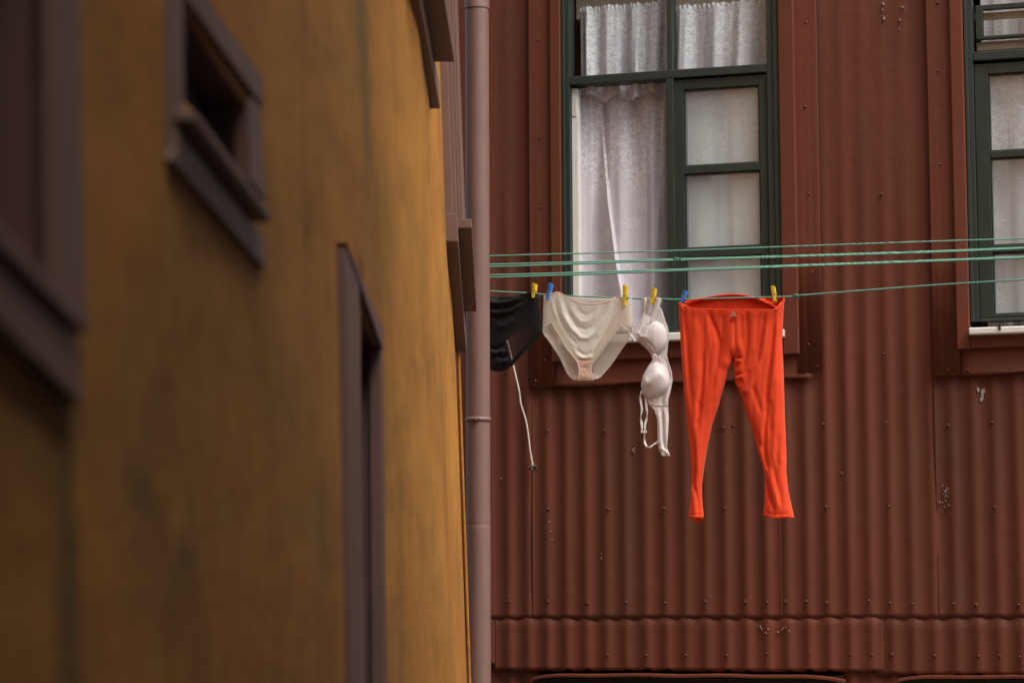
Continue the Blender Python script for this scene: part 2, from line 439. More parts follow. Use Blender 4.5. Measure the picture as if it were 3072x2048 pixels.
ZA, ZB = Z(2600, 1180), Z(2600, 450)
def ribamp(z):
    t = min(1, max(0, (z - ZA) / (ZB - ZA)))
    return 1.0 - 0.85 * t
def sheet(name, s0, s1, z0, z1, off, hem=0.0, holes=(), tilt=0.0, seed=0, hemkind='wave'):
    r = random.Random(seed)
    step = PITCH_C / 14
    n = max(2, int(round((s1 - s0) / step)))
    ss = [s0 + (s1 - s0) * i / n for i in range(n + 1)]
    # holes snap to the columns
    zs = [z0, z0 + 0.02, z0 + 0.10]
    cuts = sorted({z for h in holes for z in (h[2], h[3]) if z0 < z < z1})
    zz = z0 + 0.2
    while zz < z1: zs.append(zz); zz += 0.12
    zs = sorted(set(zs + cuts + [z1]))
    w1, w2, w3 = r.uniform(0, 6), r.uniform(0, 6), r.uniform(0, 6)
    v, f = [], []
    for j, z in enumerate(zs):
        for s in ss:
            ph = 2 * math.pi * (s - S0C) / PITCH_C
            zz = z
            if j == 0 and hem:
                if hemkind == 'wave':
                    zz = z + hem * (0.75 * math.cos(ph + 0.4) + 0.5 * math.sin(s * 9 + w1) + 0.3 * math.sin(s * 31 + w2))
                else:
                    zz = z + hem * (max(0, math.cos(ph)) ** 1.2 * (1.0 + 0.5 * math.sin(s * 17 + w1)) + 0.25 * math.sin(s * 7 + w2))
            dent = 0.0022 * math.sin(3.1 * z + 5.3 * s + w1) + 0.0014 * math.sin(7.7 * z - 4.1 * s + w2)
            dent *= 1 - math.exp(-((z - z_hem) / 0.10) ** 2)
            k = 1.0 + 0.12 * math.sin(s * 5 + 1.0)
            lift = 0.0005 * math.exp(-(z - z0) / 0.05) if hem else 0
            v.append((s, -(off + corr(s) * k * ribamp(z) + dent + lift), zz))
    m = len(ss)
    for j in range(len(zs) - 1):
        for i in range(m - 1):
            cs, cz = (ss[i] + ss[i + 1]) / 2, (zs[j] + zs[j + 1]) / 2
            if any(h[0] < cs < h[1] and h[2] < cz < h[3] for h in holes): continue
            f.append((j * m + i, j * m + i + 1, (j + 1) * m + i + 1, (j + 1) * m + i))
    return mk(name, v, f, M['clad'], house, house=True, smooth=True, solid=0.0008)

seams = [sL, S(1611, 1500), S(2338, 1600), S(2826, 1650), S(3072, 1650) + 0.45, sR]
for i in range(5):
    sheet('cladding_sheet', seams[i] - (0.02 if i else 0), seams[i + 1] + 0.012, z_hem, TOPZ, [0.0155, 0.0172, 0.0157, 0.0172, 0.0155][i], 0.0062, HOLES, seed=i)
low = [sL, S(1500, 1950), S(2643, 1950), sR]
for i in range(3):
    zb = z_bot + (0.0 if i == 1 else (0.02 if i == 0 else -0.012))
    sheet('cladding_sheet', low[i] - (0.02 if i else 0), low[i + 1] + 0.012, zb, z_hem + 0.05, [0.0122, 0.0138, 0.0124][i], 0.0070, seed=10 + i, hemkind='arch')
# piers between the ground floor openings, clad in the same iron
lw1 = (S(1612, 2030), S(2530, 2030)); lw2 = (S(2705, 2030), S(2705, 2030) + 1.5)
for a, b_ in ((sL, lw1[0]), (lw1[1], lw2[0]), (lw2[1], sR)):
    sheet('cladding_sheet', a, b_, 0.02, z_bot + 0.12, -0.004, seed=int(a * 10))
# structure behind the iron: wall slab with openings, as strips
mb = MB()
Yb0, Yb1 = 0.030, 0.14
def wallstrip(a, b_, c, d): mb.box(a, b_, Yb0, Yb1, c, d)
xs = [sL, HOLES[0][0], HOLES[0][1], HOLES[1][0], HOLES[1][1], sR]
for i in (0, 2, 4): wallstrip(xs[i], xs[i + 1], w1z0 - 0.05, TOPZ)
for i in (1, 3): wallstrip(xs[i], xs[i + 1], wtop + 0.05, TOPZ)
wallstrip(sL, sR, z_bot + 0.02, w1z0 - 0.052)
for a, b_ in ((sL, lw1[0]), (lw1[1], lw2[0]), (lw2[1], sR)): wallstrip(a, b_, 0, z_bot + 0.018)
mb.build('wall', M['dark'], house, house=True)
# house body behind: side walls, back, roof
mb = MB()
mb.box(sL, sL + 0.1, 0.145, 6.0, 0, TOPZ); mb.box(sR - 0.1, sR, 0.145, 6.0, 0, TOPZ); mb.box(sL, sR, 6.0, 6.1, 0, TOPZ)
mb.build('side_wall', M['clad_trim'], house, house=True)
mb = MB(); mb.box(sL - 0.1, sR + 0.1, -0.12, 6.2, TOPZ + 0.003, TOPZ + 0.12); mb.build('roof', M['clad_trim'], house, house=True)
mb = MB()
for a, b_ in ((HOLES[0][0], HOLES[0][1]), (HOLES[1][0], HOLES[1][1])):
    y0, y1, z0, z1 = 0.145, 1.6, w1z0 - 0.3, wtop + 0.2
    v = [(x, y, z) for x in (a - .3, b_ + .3) for y in (y0, y1) for z in (z0, z1)]
    mb.add(v, [(0, 1, 3, 2), (4, 6, 7, 5), (2, 3, 7, 6), (0, 2, 6, 4), (1, 5, 7, 3)])
mb.build('room', M['room'], house, house=True)

# flashing: flat outer strips and boxed inner casing round each window
def flashing(s0, s1, zb, so0, so1, zo, box_l, box_r, zbx0, zbx1, wob):
    # outer strips, 3 pieces with slightly bent lower edges
    def strip(name, a, b_, c, d, off, bend, seed):
        r = random.Random(seed); n = 24; k = 10
        v, f = [], []
        for j in range(k + 1):
            for i in range(n + 1):
                s = a + (b_ - a) * i / n; z = c + (d - c) * j / k
                e = 0.003 * math.sin(i * 0.9 + seed) * (1 - j / k) ** 8 * bend * (k < 15) + 0.0012 * math.sin(2.1 * s * 7 + 5 * z + seed)
                zz = z + (0.006 * math.sin(i * 0.55 + seed) * bend if j == 0 else 0)
                v.append((s, -(off + e + (0.006 * (1 - j / k) ** 6 * bend)), zz))
        for j in range(k):
            for i in range(n):
                f.append((j * (n + 1) + i, j * (n + 1) + i + 1, (j + 1) * (n + 1) + i + 1, (j + 1) * (n + 1) + i))
        return mk('window_flashing', v, f, M['clad_trim'], house, house=True, smooth=True, solid=0.002)
    strip('l', so0, box_l + 0.01, zo - 0.002, TOPZ - .1, 0.0425, 0.3, wob)
    strip('r', box_r - 0.01, so1, zo + 0.028, TOPZ - .1, 0.0425, 0.3, wob + 1)
    strip('b', box_l + 0.012, so1 - 0.05, zo, zbx0 + 0.03, 0.0390, 1.0, wob + 2)
    m = MB()
    m.box(box_l, s0, -0.066, 0.028, zbx0, TOPZ - .1)
    m.box(s1, box_r, -0.066, 0.028, zbx0 + 0.0, TOPZ - .1)
    m.box(s0, s1, -0.0655, 0.028, zbx0 + 0.002, zbx1)
    m.build('window_casing', M['clad_trim'], house, house=True, bevel=0.006)
zo = Z(1900, 1153); zbx0 = Z(1900, 1078, -0.06); zbx1 = Z(1900, 1024, -0.06)
flashing(w1s0, w1s1, 0, S(1588, 600, -.04), S(2459, 600, -.04), zo, S(1649, 300, -.065), S(2389, 600, -.065), zbx0, zbx1, 1.0)
zo2 = Z(2900, 1126)
flashing(w2s0, w2s1, 0, S(2790, 600, -.04), w2s1 + 0.18, zo2, S(2860, 600, -.065), w2s1 + 0.08, Z(2950, 1045, -.06), Z(2950, 1004, -.06), 2.3)

# ---- windows: frame mesh carrying panes, sash and sill as sub-parts
YF, YB = -0.045, 0.05           # outer frame front and back
def rect(m, a, b_, c, d, y0, y1, th):   # rectangular ring
    l, r, bt, tp = th
    m.box(a, a + l, y0, y1, c, d); m.box(b_ - r, b_, y0, y1, c, d)
    m.box(a + l, b_ - r, y0, y1, c, c + bt); m.box(a + l, b_ - r, y0, y1, d - tp, d)

def window(s0, s1, z0, ztr0, ztr1, mul0, mul1, opened, vent):
    f = MB()
    fl, fr = S(1717, 300) - w1s0, w1s1 - S(2306, 300)
    f.box(s0, s0 + fl, YF, YB, z0, wtop); f.box(s1 - fr, s1, YF, YB, z0, wtop)
    # step moulding on the outer edge of the frame
    f.box(s0 + 0.002, s0 + fl * 0.45, YF - 0.010, YF - 0.0005, z0 + 0.002, wtop); f.box(s1 - fr * 0.45, s1 - 0.002, YF - 0.010, YF - 0.0005, z0 + 0.002, wtop)
    f.box(s0 + fl, s1 - fr, YF, YB, wtop - 0.05, wtop)
    f.box(s0 + fl, s1 - fr, YF - 0.002, YB, ztr0, ztr1)
    f.box(s0 + fl, s1 - fr, YF, YB, z0, z0 + 0.012)
    f.box(mul0, mul1, YF + 0.003, YB, ztr1, wtop - 0.05)
    w = f.build('window', M['green'], house, house=True, bevel=0.0035)
    A, B = s0 + fl, s1 - fr
    # upper panes
    if not vent:
        for a, b_ in ((A, mul0), (mul1, B)):
            MB().box(a, b_, 0.002, 0.005, ztr1, wtop - 0.05).build('pane', M['glass'], w, house=True)
    return w, A, B

ztr0, ztr1 = Z(1716, 255, YF), Z(1716, 230, YF)
mul0, mul1 = S(2000, 100, YF), S(2016, 100, YF)
w1, A1, B1 = window(w1s0, w1s1, w1z0, ztr0, ztr1, mul0, mul1, True, False)

def casement(w, a, b_, z0, z1, gl, gr, rails, y0, y1, dull, ybk=None):
    """sash with stiles, rails, a stepped bead and one pane per light"""
    m = MB()
    m.box(a, gl, y0, y1, z0, z1); m.box(gr, b_, y0, y1, z0, z1)
    edges = [z0] + [q for r in rails for q in r] + [z1]
    lights = []
    for k in range(0, len(edges) - 1, 2): pass
    zs = [z0] + [q for r in sorted(rails) for q in r] + [z1]
    rr = sorted(rails)
    for (c, d) in rr: m.box(gl, gr, y0, y1, c, d)
    for k in range(len(rr) - 1): lights.append((rr[k][1], rr[k + 1][0]))
    for (c, d) in lights:          # beads
        t = 0.007
        m.box(gl, gl + t, y0 + 0.010, y1 - 0.004, c, d); m.box(gr - t, gr, y0 + 0.010, y1 - 0.004, c, d)
        m.box(gl + t, gr - t, y0 + 0.010, y1 - 0.004, c, c + t); m.box(gl + t, gr - t, y0 + 0.010, y1 - 0.004, d - t, d)
    s = m.build('sash', M['green'], w, house=True, bevel=0.0025)
    for (c, d) in lights:
        MB().box(gl + 0.0065, gr - 0.0065, y0 + 0.018, y0 + 0.021, c + 0.0065, d - 0.0065).build('pane', M['glass_dull'] if dull else M['glass'], w, house=True)
    return s
YS = -0.030
zc = [Z(2165, q, YS) for q in (205, 262, 493, 516, 741, 768, 992)]
casement(w1, S(2003, 500, YS), B1 - 0.002, w1z0 + 0.014, ztr0 - 0.006, S(2053, 500, YS), S(2280, 500, YS),
         [(w1z0 + 0.014, w1z0 + 0.06), (zc[5], zc[4]), (zc[3], zc[2]), (zc[1], ztr0 - 0.006)], YS, 0.028, True)
# meeting stile the sash closes on
MB().box(S(2000, 500, YF), S(2022, 500, YF), YF - 0.001, YS - 0.001, w1z0 + 0.013, ztr0 - 0.001).build('stile', M['green'], w1, house=True, bevel=0.003)
# the open leaf: white inner edge swung into the room, with its hinge plate
ol = MB(); ol.box(S(1719, 500, 0), S(1739, 500, 0), -0.020, 0.035, w1z0 + 0.02, ztr0 - 0.012)
leaf = ol.build('open_casement', M['white'], w1, house=True, bevel=0.003)
hg = MB(); hg.box(S(1719, 320, -.0), S(1733, 320, -.0), -0.0235, -0.0205, Z(1727, 352, 0), Z(1727, 297, 0))
hg.build('hinge', M['hinge'], w1, house=True, bevel=0.001)
MB().box(w1s0 - 0.012, w1s1 + 0.012, -0.105, 0.04, Z(2000, 1022, -.1), Z(2000, 998, -.1)).build('sill', M['white'], w1, house=True, bevel=0.006)

MB().box(A1 - 0.01, B1 + 0.01, 0.125, 0.16, Z(2000, 40, .13), Z(2000, 40, .13) + 0.30).build('pale_room_panel', M['cream'], w1, house=True)  # added cream panel, stands in for the pale lit room above the curtain
# second window at the right edge
ztr20, ztr21 = Z(2930, 183, YF), Z(2930, 156, YF)
w2, A2, B2 = window(w2s0, w2s1, w1z0, ztr20, ztr21, w2s0 + (mul0 - w1s0), w2s0 + (mul1 - w1s0), False, True)
gl2 = S(2968, 400, YS)
casement(w2, A2 + 0.002, w2s0 + (mul0 - w1s0), w1z0 + 0.014, ztr20 - 0.012, gl2, w2s0 + (mul0 - w1s0) - 0.045,
         [(w1z0 + 0.014, w1z0 + 0.03), (Z(2968, 758, YS), Z(2968, 737, YS)), (Z(2968, 474, YS), Z(2968, 454, YS)), (Z(2968, 222, YS), ztr20 - 0.012)], YS, 0.028, True)
casement(w2, w2s0 + (mul0 - w1s0) + 0.002, B2 - 0.002, w1z0 + 0.014, ztr20 - 0.012, w2s0 + (mul0 - w1s0) + 0.045, B2 - 0.045,
         [(w1z0 + 0.014, w1z0 + 0.03), (Z(2968, 758, YS), Z(2968, 737, YS)), (Z(2968, 474, YS), Z(2968, 454, YS)), (Z(2968, 222, YS), ztr20 - 0.012)], YS, 0.028, True)
# top vent sash tipped inward, leaving a gap over the transom
vm = MB()
va, vb = S(2928, 80, 0.02), B2 - 0.004
vz0, vz1 = Z(2930, 122, 0.02), Z(2930, 20, 0.02)
for (a, b_, c, d) in ((va, va + 0.034, vz0, vz1), (vb - 0.034, vb, vz0, vz1), (va + 0.034, vb - 0.034, vz0, vz0 + 0.014), (va + 0.034, vb - 0.034, vz1 - 0.022, vz1)):
    vm.box(a, b_, 0.0, 0.035, c, d)
vent = vm.build('vent_sash', M['green'], w2, house=True, bevel=0.0025)
MB().box(va + 0.034, vb - 0.034, 0.012, 0.015, vz0 + 0.014, vz1 - 0.022).build('pane', M['glass'], w2, house=True)
MB().box(va - 0.002, vb, 0.040, 0.06, vz0 - 0.045, vz0 - 0.004).build('inner_rail', M['cream'], w2, house=True, bevel=0.003)
MB().box(A2, B2, 0.040, 0.06, vz1 - 0.060, vz1 - 0.028).build('inner_rail', M['cream'], w2, house=True, bevel=0.003)
MB().box(w2s0 - 0.002, w2s1 + 0.012, -0.105, 0.04, Z(2960, 1002, -.1), Z(2960, 981, -.1)).build('sill', M['white'], w2, house=True, bevel=0.006)
MB().box(S(2996, 980, -.1), S(3003, 980, -.1), -0.11, -0.046, Z(2999, 990, -.1), Z(2999, 970, -.1)).build('catch', M['dark'], w2, house=True, bevel=0.001)

# ground floor openings, only their heads show at the bottom edge
for (a, b_), q in ((lw1, 2022), (lw2, 2021)):
    zt = Z(2100, q)
    m = MB(); m.box(a, a + 0.07, -0.005, 0.06, 0.5, zt - 0.002); m.box(b_ - 0.07, b_, -0.005, 0.06, 0.5, zt - 0.002)
    m.box(a + 0.07, b_ - 0.07, 0.0, 0.06, zt - 0.06, zt - 0.002); m.box(a + 0.07, b_ - 0.07, 0.0, 0.06, 0.5, 0.56)
    wl = m.build('window', M['dark'], house, house=True, bevel=0.003)
    MB().box(a + 0.07, b_ - 0.07, 0.02, 0.024, 0.56, zt - 0.06).build('pane', M['glass_dark'], wl, house=True)
    MB().box(a, b_, 0.145, 0.16, 0.4, zt).build('dark_backing', M['dark'], wl, house=True)  # near-black sheet paints the darkness of the room behind the glass
    # thin drip board, its ends a little ragged and turned down
    n = 30; v = []; fcs = []
    for i in range(n + 1):
        t = i / n; s = a - 0.012 + (b_ - a + 0.024) * t
        dz = -0.018 * math.exp(-t * 18) - 0.020 * math.exp(-(1 - t) * 14) + 0.002 * math.sin(t * 23)
        for (y, z) in ((-0.058, zt + dz - 0.010), (-0.058, zt + dz), (0.02, zt + dz + 0.006), (0.02, zt + dz - 0.008)): v.append((s, y, z))
    for i in range(n):
        for k in range(4): fcs.append((i * 4 + k, i * 4 + (k + 1) % 4, (i + 1) * 4 + (k + 1) % 4, (i + 1) * 4 + k))
    fcs += [(0, 1, 2, 3), (n * 4 + 3, n * 4 + 2, n * 4 + 1, n * 4)]
    mk('drip_board', v, fcs, M['clad_trim'], wl, house=True)

# rivets and screws
def Q(zx, zy, ox, oy, k): return (ox + zx / k, oy + zy / k)
RV = [Q(x, y, 1450, 0, 2.24) for x, y in ((368, 270), (378, 930), (380, 1395), (2170, 152), (2163, 718), (2187, 1303))]
RV += [Q(x, y, 2300, 0, 2.24) for x, y in ((1150, 22), (1155, 478), (1170, 1105), (770, 1305))]
RV += [Q(x, y, 2300, 700, 2.24) for x, y in ((305, 260), (280, 747), (345, 890), (785, 808), (1220, 912), (1348, 916), (1637, 908), (380, 1282), (800, 1270), (1218, 1290), (1513, 1268), (1205, 163))]
RV += [Q(x, y, 1450, 1400, 2.352) for x, y in ((457, 298), (880, 298), (1273, 292), (1702, 290), (182, 948), (455, 948), (737, 960), (1007, 953), (1282, 958), (1565, 948), (1845, 950), (2002, 953), (2130, 950), (2280, 948), (320, 1328), (597, 1338), (878, 1328), (1148, 1325), (1427, 1325), (1718, 1330), (2003, 1318), (2302, 1322))]
RV += [Q(x, y, 2300, 1400, 2.42) for x, y in ((430, 290), (885, 285), (1320, 283), (1655, 292), (437, 982), (740, 970), (893, 988), (1057, 992), (1357, 992), (1517, 998), (1830, 1000), (312, 1360), (610, 1360), (762, 1362), (908, 1360), (1220, 1370), (1538, 1372), (1692, 1370), (1840, 1378))]
RV += [Q(x, y, 1450, 700, 2.24) for x, y in ((412, 848), (350, 990), (430, 1325), (815, 1325), (1612, 1305), (1680, 1290))]
rme = None
for i, (px, py) in enumerate(RV):
    flat = (1583 < px < 1650 or 2385 < px < 2462 or 2780 < px < 2860) and py < 1150 or (1090 < py < 1160 and (px < 2460 or px > 2800))
    y = -0.0435 if flat else (-(0.0235 + corr(S(px, py, -0.03)) * ribamp(Z(px, py, -0.03))) if py < 1852 else -(0.0145 + corr(S(px, py, -0.02))))
    c = loc(px, py, y)
    if rme is None:
        vv, ff = [], []
        prof = [(r_ * 0.85, y_) for r_, y_ in [(0.0085, 0.002), (0.0085, 0.0), (0.0080, -0.0012), (0.0048, -0.0018), (0.0045, -0.0042), (0.0026, -0.0055)]]
        for r, yy in prof:
            for k in range(12): vv.append((r * math.cos(k * math.pi / 6), yy, r * math.sin(k * math.pi / 6)))
        for j in range(len(prof) - 1):
            for k in range(12): ff.append((j * 12 + k, j * 12 + (k + 1) % 12, (j + 1) * 12 + (k + 1) % 12, (j + 1) * 12 + k))
        ff.append(tuple(range(60, 72)))
        rv = mk('rivet', [MH @ Vector(a) for a in vv], ff, M['rivet'], house, smooth=True)
        rme = rv
        o = rv
    else:
        o = rme.copy(); COL.objects.link(o); o.parent = house
    o.location = c

# chips and splashes of white paint on the iron
def splash(px, py, r, n, spread, seed):
    rr = random.Random(seed)
    for k in range(n):
        m = MB()
        cx = px + rr.gauss(0, spread[0]); cy = py + rr.gauss(0, spread[1])
        rad_ = r * rr.uniform(0.25, 1.0)
        kk = 9; pts = []
        for i in range(kk):
            a = 2 * math.pi * i / kk; q = rad_ * rr.uniform(0.55, 1.15)
            p = loc(cx + q * math.cos(a) * 0.7, cy + q * math.sin(a) * 1.3, -0.03)
            pts.append(Vector((p.x, -(0.0235 + corr(p.x) * 1.1 * ribamp(p.z)), p.z)))
        m.prism([p + Vector((0, 0.008, 0)) for p in pts], [p + Vector((0, -0.0035 - .0002 * k, 0)) for p in pts])
        m.build('paint_splash', M['splash'], house, house=True)
splash(2647, 30, 5, 4, (4, 17), 1); splash(2704, 50, 3.0, 6, (4, 26), 2)
splash(2947, 1180, 7, 9, (7, 11), 3); splash(2833, 1480, 4, 16, (7, 20), 4)
splash(2290, 1885, 3.5, 5, (9, 5), 5); splash(2350, 1887, 2.5, 5, (12, 4), 6)
splash(1803, 1668, 3.0, 4, (1, 9), 7); splash(1500, 1434, 4.5, 1, (0, 0), 8); splash(1650, 1600, 2.5, 4, (7, 35), 9); splash(2524, 1417, 4, 1, (0, 0), 10); splash(1898, 1345, 2.5, 4, (1, 9), 11)

# ------------------------------------------------------------------ curtains
def curtain(px0, px1, py0, py1, y, amp, nfold, seed, mat, label, gather=0.0, tie=None, header=False, hemwave=0.0, edges=(), name='lace_curtain', ref=None):
    r = random.Random(seed)
    a0 = loc(px0, py0, y); a1 = loc(px1, py0, y); b0 = loc(px0, py1, y)
    sa, sb, zt, zb = a0.x, a1.x, (a0.z + a1.z) / 2, b0.z
    NX, NZ = 190, 80
    ph = [r.uniform(0, 6.28) for _ in range(8)]
    v, f = [], []
    for j in range(NZ + 1):
        t = j / NZ                      # 0 at top
        for i in range(NX + 1):
            u = i / NX
            w = u + 0.030 * math.sin(5 * u + ph[0]) + 0.020 * math.sin(11 * u + ph[1])
            w2 = w + 0.05 * t * math.sin(3 * u + ph[2])
            A = amp * (0.35 + 0.65 * (1 - math.exp(-t * 4)))
            q = math.sin(2 * math.pi * nfold * w2 + ph[3])
            q = math.copysign(abs(q) ** 0.7, q)
            yy = A * q + 0.2 * A * math.sin(2 * math.pi * nfold * 2.3 * w + ph[4] + 2 * t)
            yy += amp * 0.8 * t * math.sin(2 * math.pi * nfold * 0.45 * u + ph[5])
            s = sa + (sb - sa) * u
            if tie is not None:      # lower part swept sideways
                s += tie * (t ** 1.6) * (u * (1 - u) * 2.2 + 0.25 * math.sin(4 * u + ph[6]))
            z = zt + (zb - zt) * t
            if header and t < 0.05:
                yy += 0.004 * math.sin(2 * math.pi * nfold * 6 * u + ph[6])
                z += 0.004 * math.sin(2 * math.pi * nfold * 3.1 * u + ph[7])
            if hemwave and t > 0.75: z += hemwave * (t - 0.75) * 4 * abs(math.sin(math.pi * 3 * u + 0.4))
            for (pt, pb, sd, dep, ln) in edges:
                se = S(pt, py0, y) + (S(pb, py1, y) - S(pt, py0, y)) * (0.25 * t + 0.75 * t * t)
                dd = (s - se) * sd
                if dd < 0: yy -= dep * math.exp(dd / ln) * min(1, t * 6)
                elif dd < 0.006: yy -= dep * (1 - dd / 0.006) * min(1, t * 6)
            v.append((s, y + yy, z))
    for j in range(NZ):
        for i in range(NX):
            f.append((j * (NX + 1) + i, j * (NX + 1) + i + 1, (j + 1) * (NX + 1) + i + 1, (j + 1) * (NX + 1) + i))
    base = MH @ Vector(((sa + sb) / 2, y, zb))
    o = mk(name, v, f, mat, None, at=base, rz=-ANG, house=True, smooth=True)
    props(o, label=label, cat='curtain', group='lace curtains in the green windows')
    return o, zb
lil = (0.93, 0.87, 0.93)
M['lace_top'] = lace('lace_valance', lil, 0.1, True)
M['lace_r'] = lace('lace_panel', (0.97, 0.98, 0.98), 0.80, True)
M['lace_l'] = lace('lace_long', lil, 0.72, True)
M['lace_2'] = lace('lace_panel_grey', (0.80, 0.77, 0.79), 0.78, True)
curtain(1738, 2000, 14, 318, 0.055, 0.030, 4.0, 1, M['lace_top'], 'short gathered lace curtain in the upper left pane, brown gap at its left edge', header=True, hemwave=0.045)
curtain(2008, 2318, 8, 260, 0.045, 0.024, 3.6, 2, M['lace_top'], 'short smooth lace curtain in the upper right pane above the closed casement', header=True)
curtain(1742, 2012, 236, 1010, 0.095, 0.030, 2.8, 3, M['lace_l'], 'long lilac-white lace curtain hanging loose in the open left half of the window', edges=((1800, 1905, 1, 0.045, 0.06), (1995, 1950, -1, 0.045, 0.05), (1890, 1925, 1, 0.015, 0.03)))
curtain(2030, 2312, 225, 1010, 0.044, 0.009, 2.6, 4, M['lace_r'], 'pale lace curtain behind the three small panes of the closed casement')
curtain(2945, 3400, 205, 995, 0.044, 0.008, 4.0, 5, M['lace_2'], 'greyish lace curtain behind the casement of the window at the right edge')
curtain(2938, 3400, -120, 190, 0.115, 0.006, 5.0, 6, M['lace_2'], 'dim lace curtain behind the tilted vent pane at the top right corner')

# ------------------------------------------------------------------ yellow ochre house on the left
TAB = [(-1100, 0.95), (-400, 1.38), (0, 1.75), (235, 2.1), (525, 2.65), (790, 3.3), (1030, 4.15), (1140, 4.85), (1230, 5.55), (1310, 6.5), (1350, 7.6), (1392, 9.9)]
YY, XX = [], []
for px, y in TAB:
    d = ray(px, 1786); t = y / d.y
    YY.append(y); XX.append(d.x * t)
yf = np.linspace(YY[0], YY[-1], 400)
xf = np.interp(yf, YY, XX)
ker = np.ones(13) / 13
pad = np.concatenate([xf[0] + (np.arange(-6, 0)) * (xf[1] - xf[0]), xf, xf[-1] + np.arange(1, 7) * (xf[-1] - xf[-2])])
xf = np.convolve(pad, ker, 'valid')
LEAN = 0.032
def X0(y): 
    if y < yf[0]: return float(xf[0])
    return float(np.interp(y, yf, xf))
def SW(y, z, out=0.0):
    return Vector((X0(y) - LEAN * (z - CAMZ) + out, y, z))
def WP(px, py):
    """where the sight line through a pixel meets the render: (depth, height)"""
    d = ray(px, py)
    lo, hi = 0.9 / d.y, 9.9 / d.y
    def g(t): 
        p = C0 + d * t
        return p.x - SW(p.y, p.z).x
    ts = np.linspace(lo, hi, 600)
    prev = g(ts[0])
    for a, b_ in zip(ts[:-1], ts[1:]):
        cur = g(b_)
        if prev > 0 >= cur:
            for _ in range(30):
                m_ = (a + b_) / 2
                if g(m_) > 0: a = m_
                else: b_ = m_
            p = C0 + d * a
            return (p.y, p.z)
        prev = cur
    p = C0 + d * hi
    return (p.y, p.z)

yh_base = Vector((-2.0, 6.0, 0))
yhouse = root('ochre_house', yh_base, 0, label='ochre yellow rendered house wall close by on the left, with mauve-brown window trim', cat='house')
TOPY = 8.4
# wall: front grid, far end, back and top
ys = np.concatenate([np.linspace(-1.5, 0.9, 8)[:-1], np.linspace(0.9, 9.9, 150)])
zs = np.linspace(0, TOPY, 60)
v, f = [], []
for z in zs:
    for y in ys:
        o = 0.004 * math.sin(2.3 * y + 1.7 * z) * math.sin(1.1 * z + 0.6 * y) + 0.0015 * math.sin(9 * y + 4 * z)
        if y > 9.2: o *= max(0, (9.9 - y) / 0.7)
        v.append(SW(y, z, o))
n = len(ys)
for j in range(len(zs) - 1):
    for i in range(n - 1): f.append((j * n + i, j * n + i + 1, (j + 1) * n + i + 1, (j + 1) * n + i))
b0 = len(v)
for j, z in enumerate(zs):      # back edge
    v.append(Vector((-4.0, 9.9, z))); v.append(Vector((-4.0, -1.5, z)))
for j in range(len(zs) - 1):
    f.append((j * n + n - 1, b0 + 2 * j, b0 + 2 * j + 2, (j + 1) * n + n - 1))
    f.append((j * n, (j + 1) * n, b0 + 2 * j + 3, b0 + 2 * j + 1))
    f.append((b0 + 2 * j, b0 + 2 * j + 1, b0 + 2 * j + 3, b0 + 2 * j + 2))
top = (len(zs) - 1) * n
f.append(tuple(range(top, top + n)) + (b0 + 2 * (len(zs) - 1), b0 + 2 * (len(zs) - 1) + 1))
f.append(tuple(range(n - 1, -1, -1)) + (b0 + 1, b0))
ywall = mk('wall', v, f, [M['ochre'], M['reveal']], yhouse, smooth=True)

def cut(quad_px, depth):
    """recess cut into the render behind an opening"""
    q = [WP(*p) for p in quad_px]
    mb = MB(); mb.prism([SW(y, z, 0.06) for y, z in q], [SW(y, z, -depth) for y, z in q])
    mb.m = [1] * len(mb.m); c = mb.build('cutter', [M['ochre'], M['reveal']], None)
    return c
CUTTERS = []
def recess(quad_px, depth): CUTTERS.append(cut(quad_px, depth))

def board(m, quad_px, out, back=0.012, wall=None):
    q = [WP(*p) for p in quad_px]
    m.prism([SW(y, z, -back) for y, z in q], [SW(y, z, out) for y, z in q])
    return m
def boardw(m, q, o0, o1):
    m.prism([SW(y, z, o0) for y, z in q], [SW(y, z, o1) for y, z in q])
    return m

# A: window at the left edge of the frame (its near half lies outside)
recess([(-260, -900), (118, -760), (140, 905), (-240, 560)], 0.10)
m = MB(); board(m, [(118, -760), (183, -700), (212, 985), (140, 905)], 0.014)
board(m, [(-300, -1100), (183, -700), (118, -760), (-260, -900)], 0.0142)
wA = m.build('window', M['mauve'], yhouse, bevel=0.002)
m = MB(); boardw(m, [WP(*p) for p in ((-240, 530), (198, 962), (184, 1004), (-240, 590))], -0.012, 0.022)
m.build('sill', M['mauve'], wA, bevel=0.002)
m = MB(); board(m, [(-240, 620), (190, 1030), (200, 1215), (-240, 790)], 0.014); m.build('apron', M['mauve'], wA, bevel=0.002)
m = MB(); boardw(m, [WP(*p) for p in ((60, -800), (118, -760), (140, 905), (85, 850))], -0.062, -0.040); 
boardw(m, [WP(*p) for p in ((-260, -40), (60, 130), (62, 175), (-260, 0))], -0.062, -0.040)
m.build('sash', M['mauve'], wA, bevel=0.002)
m = MB(); boardw(m, [WP(*p) for p in ((-260, -900), (60, -800), (60, 130), (-260, -40))], -0.06, -0.058); m.build('pane', M['cream'], wA)

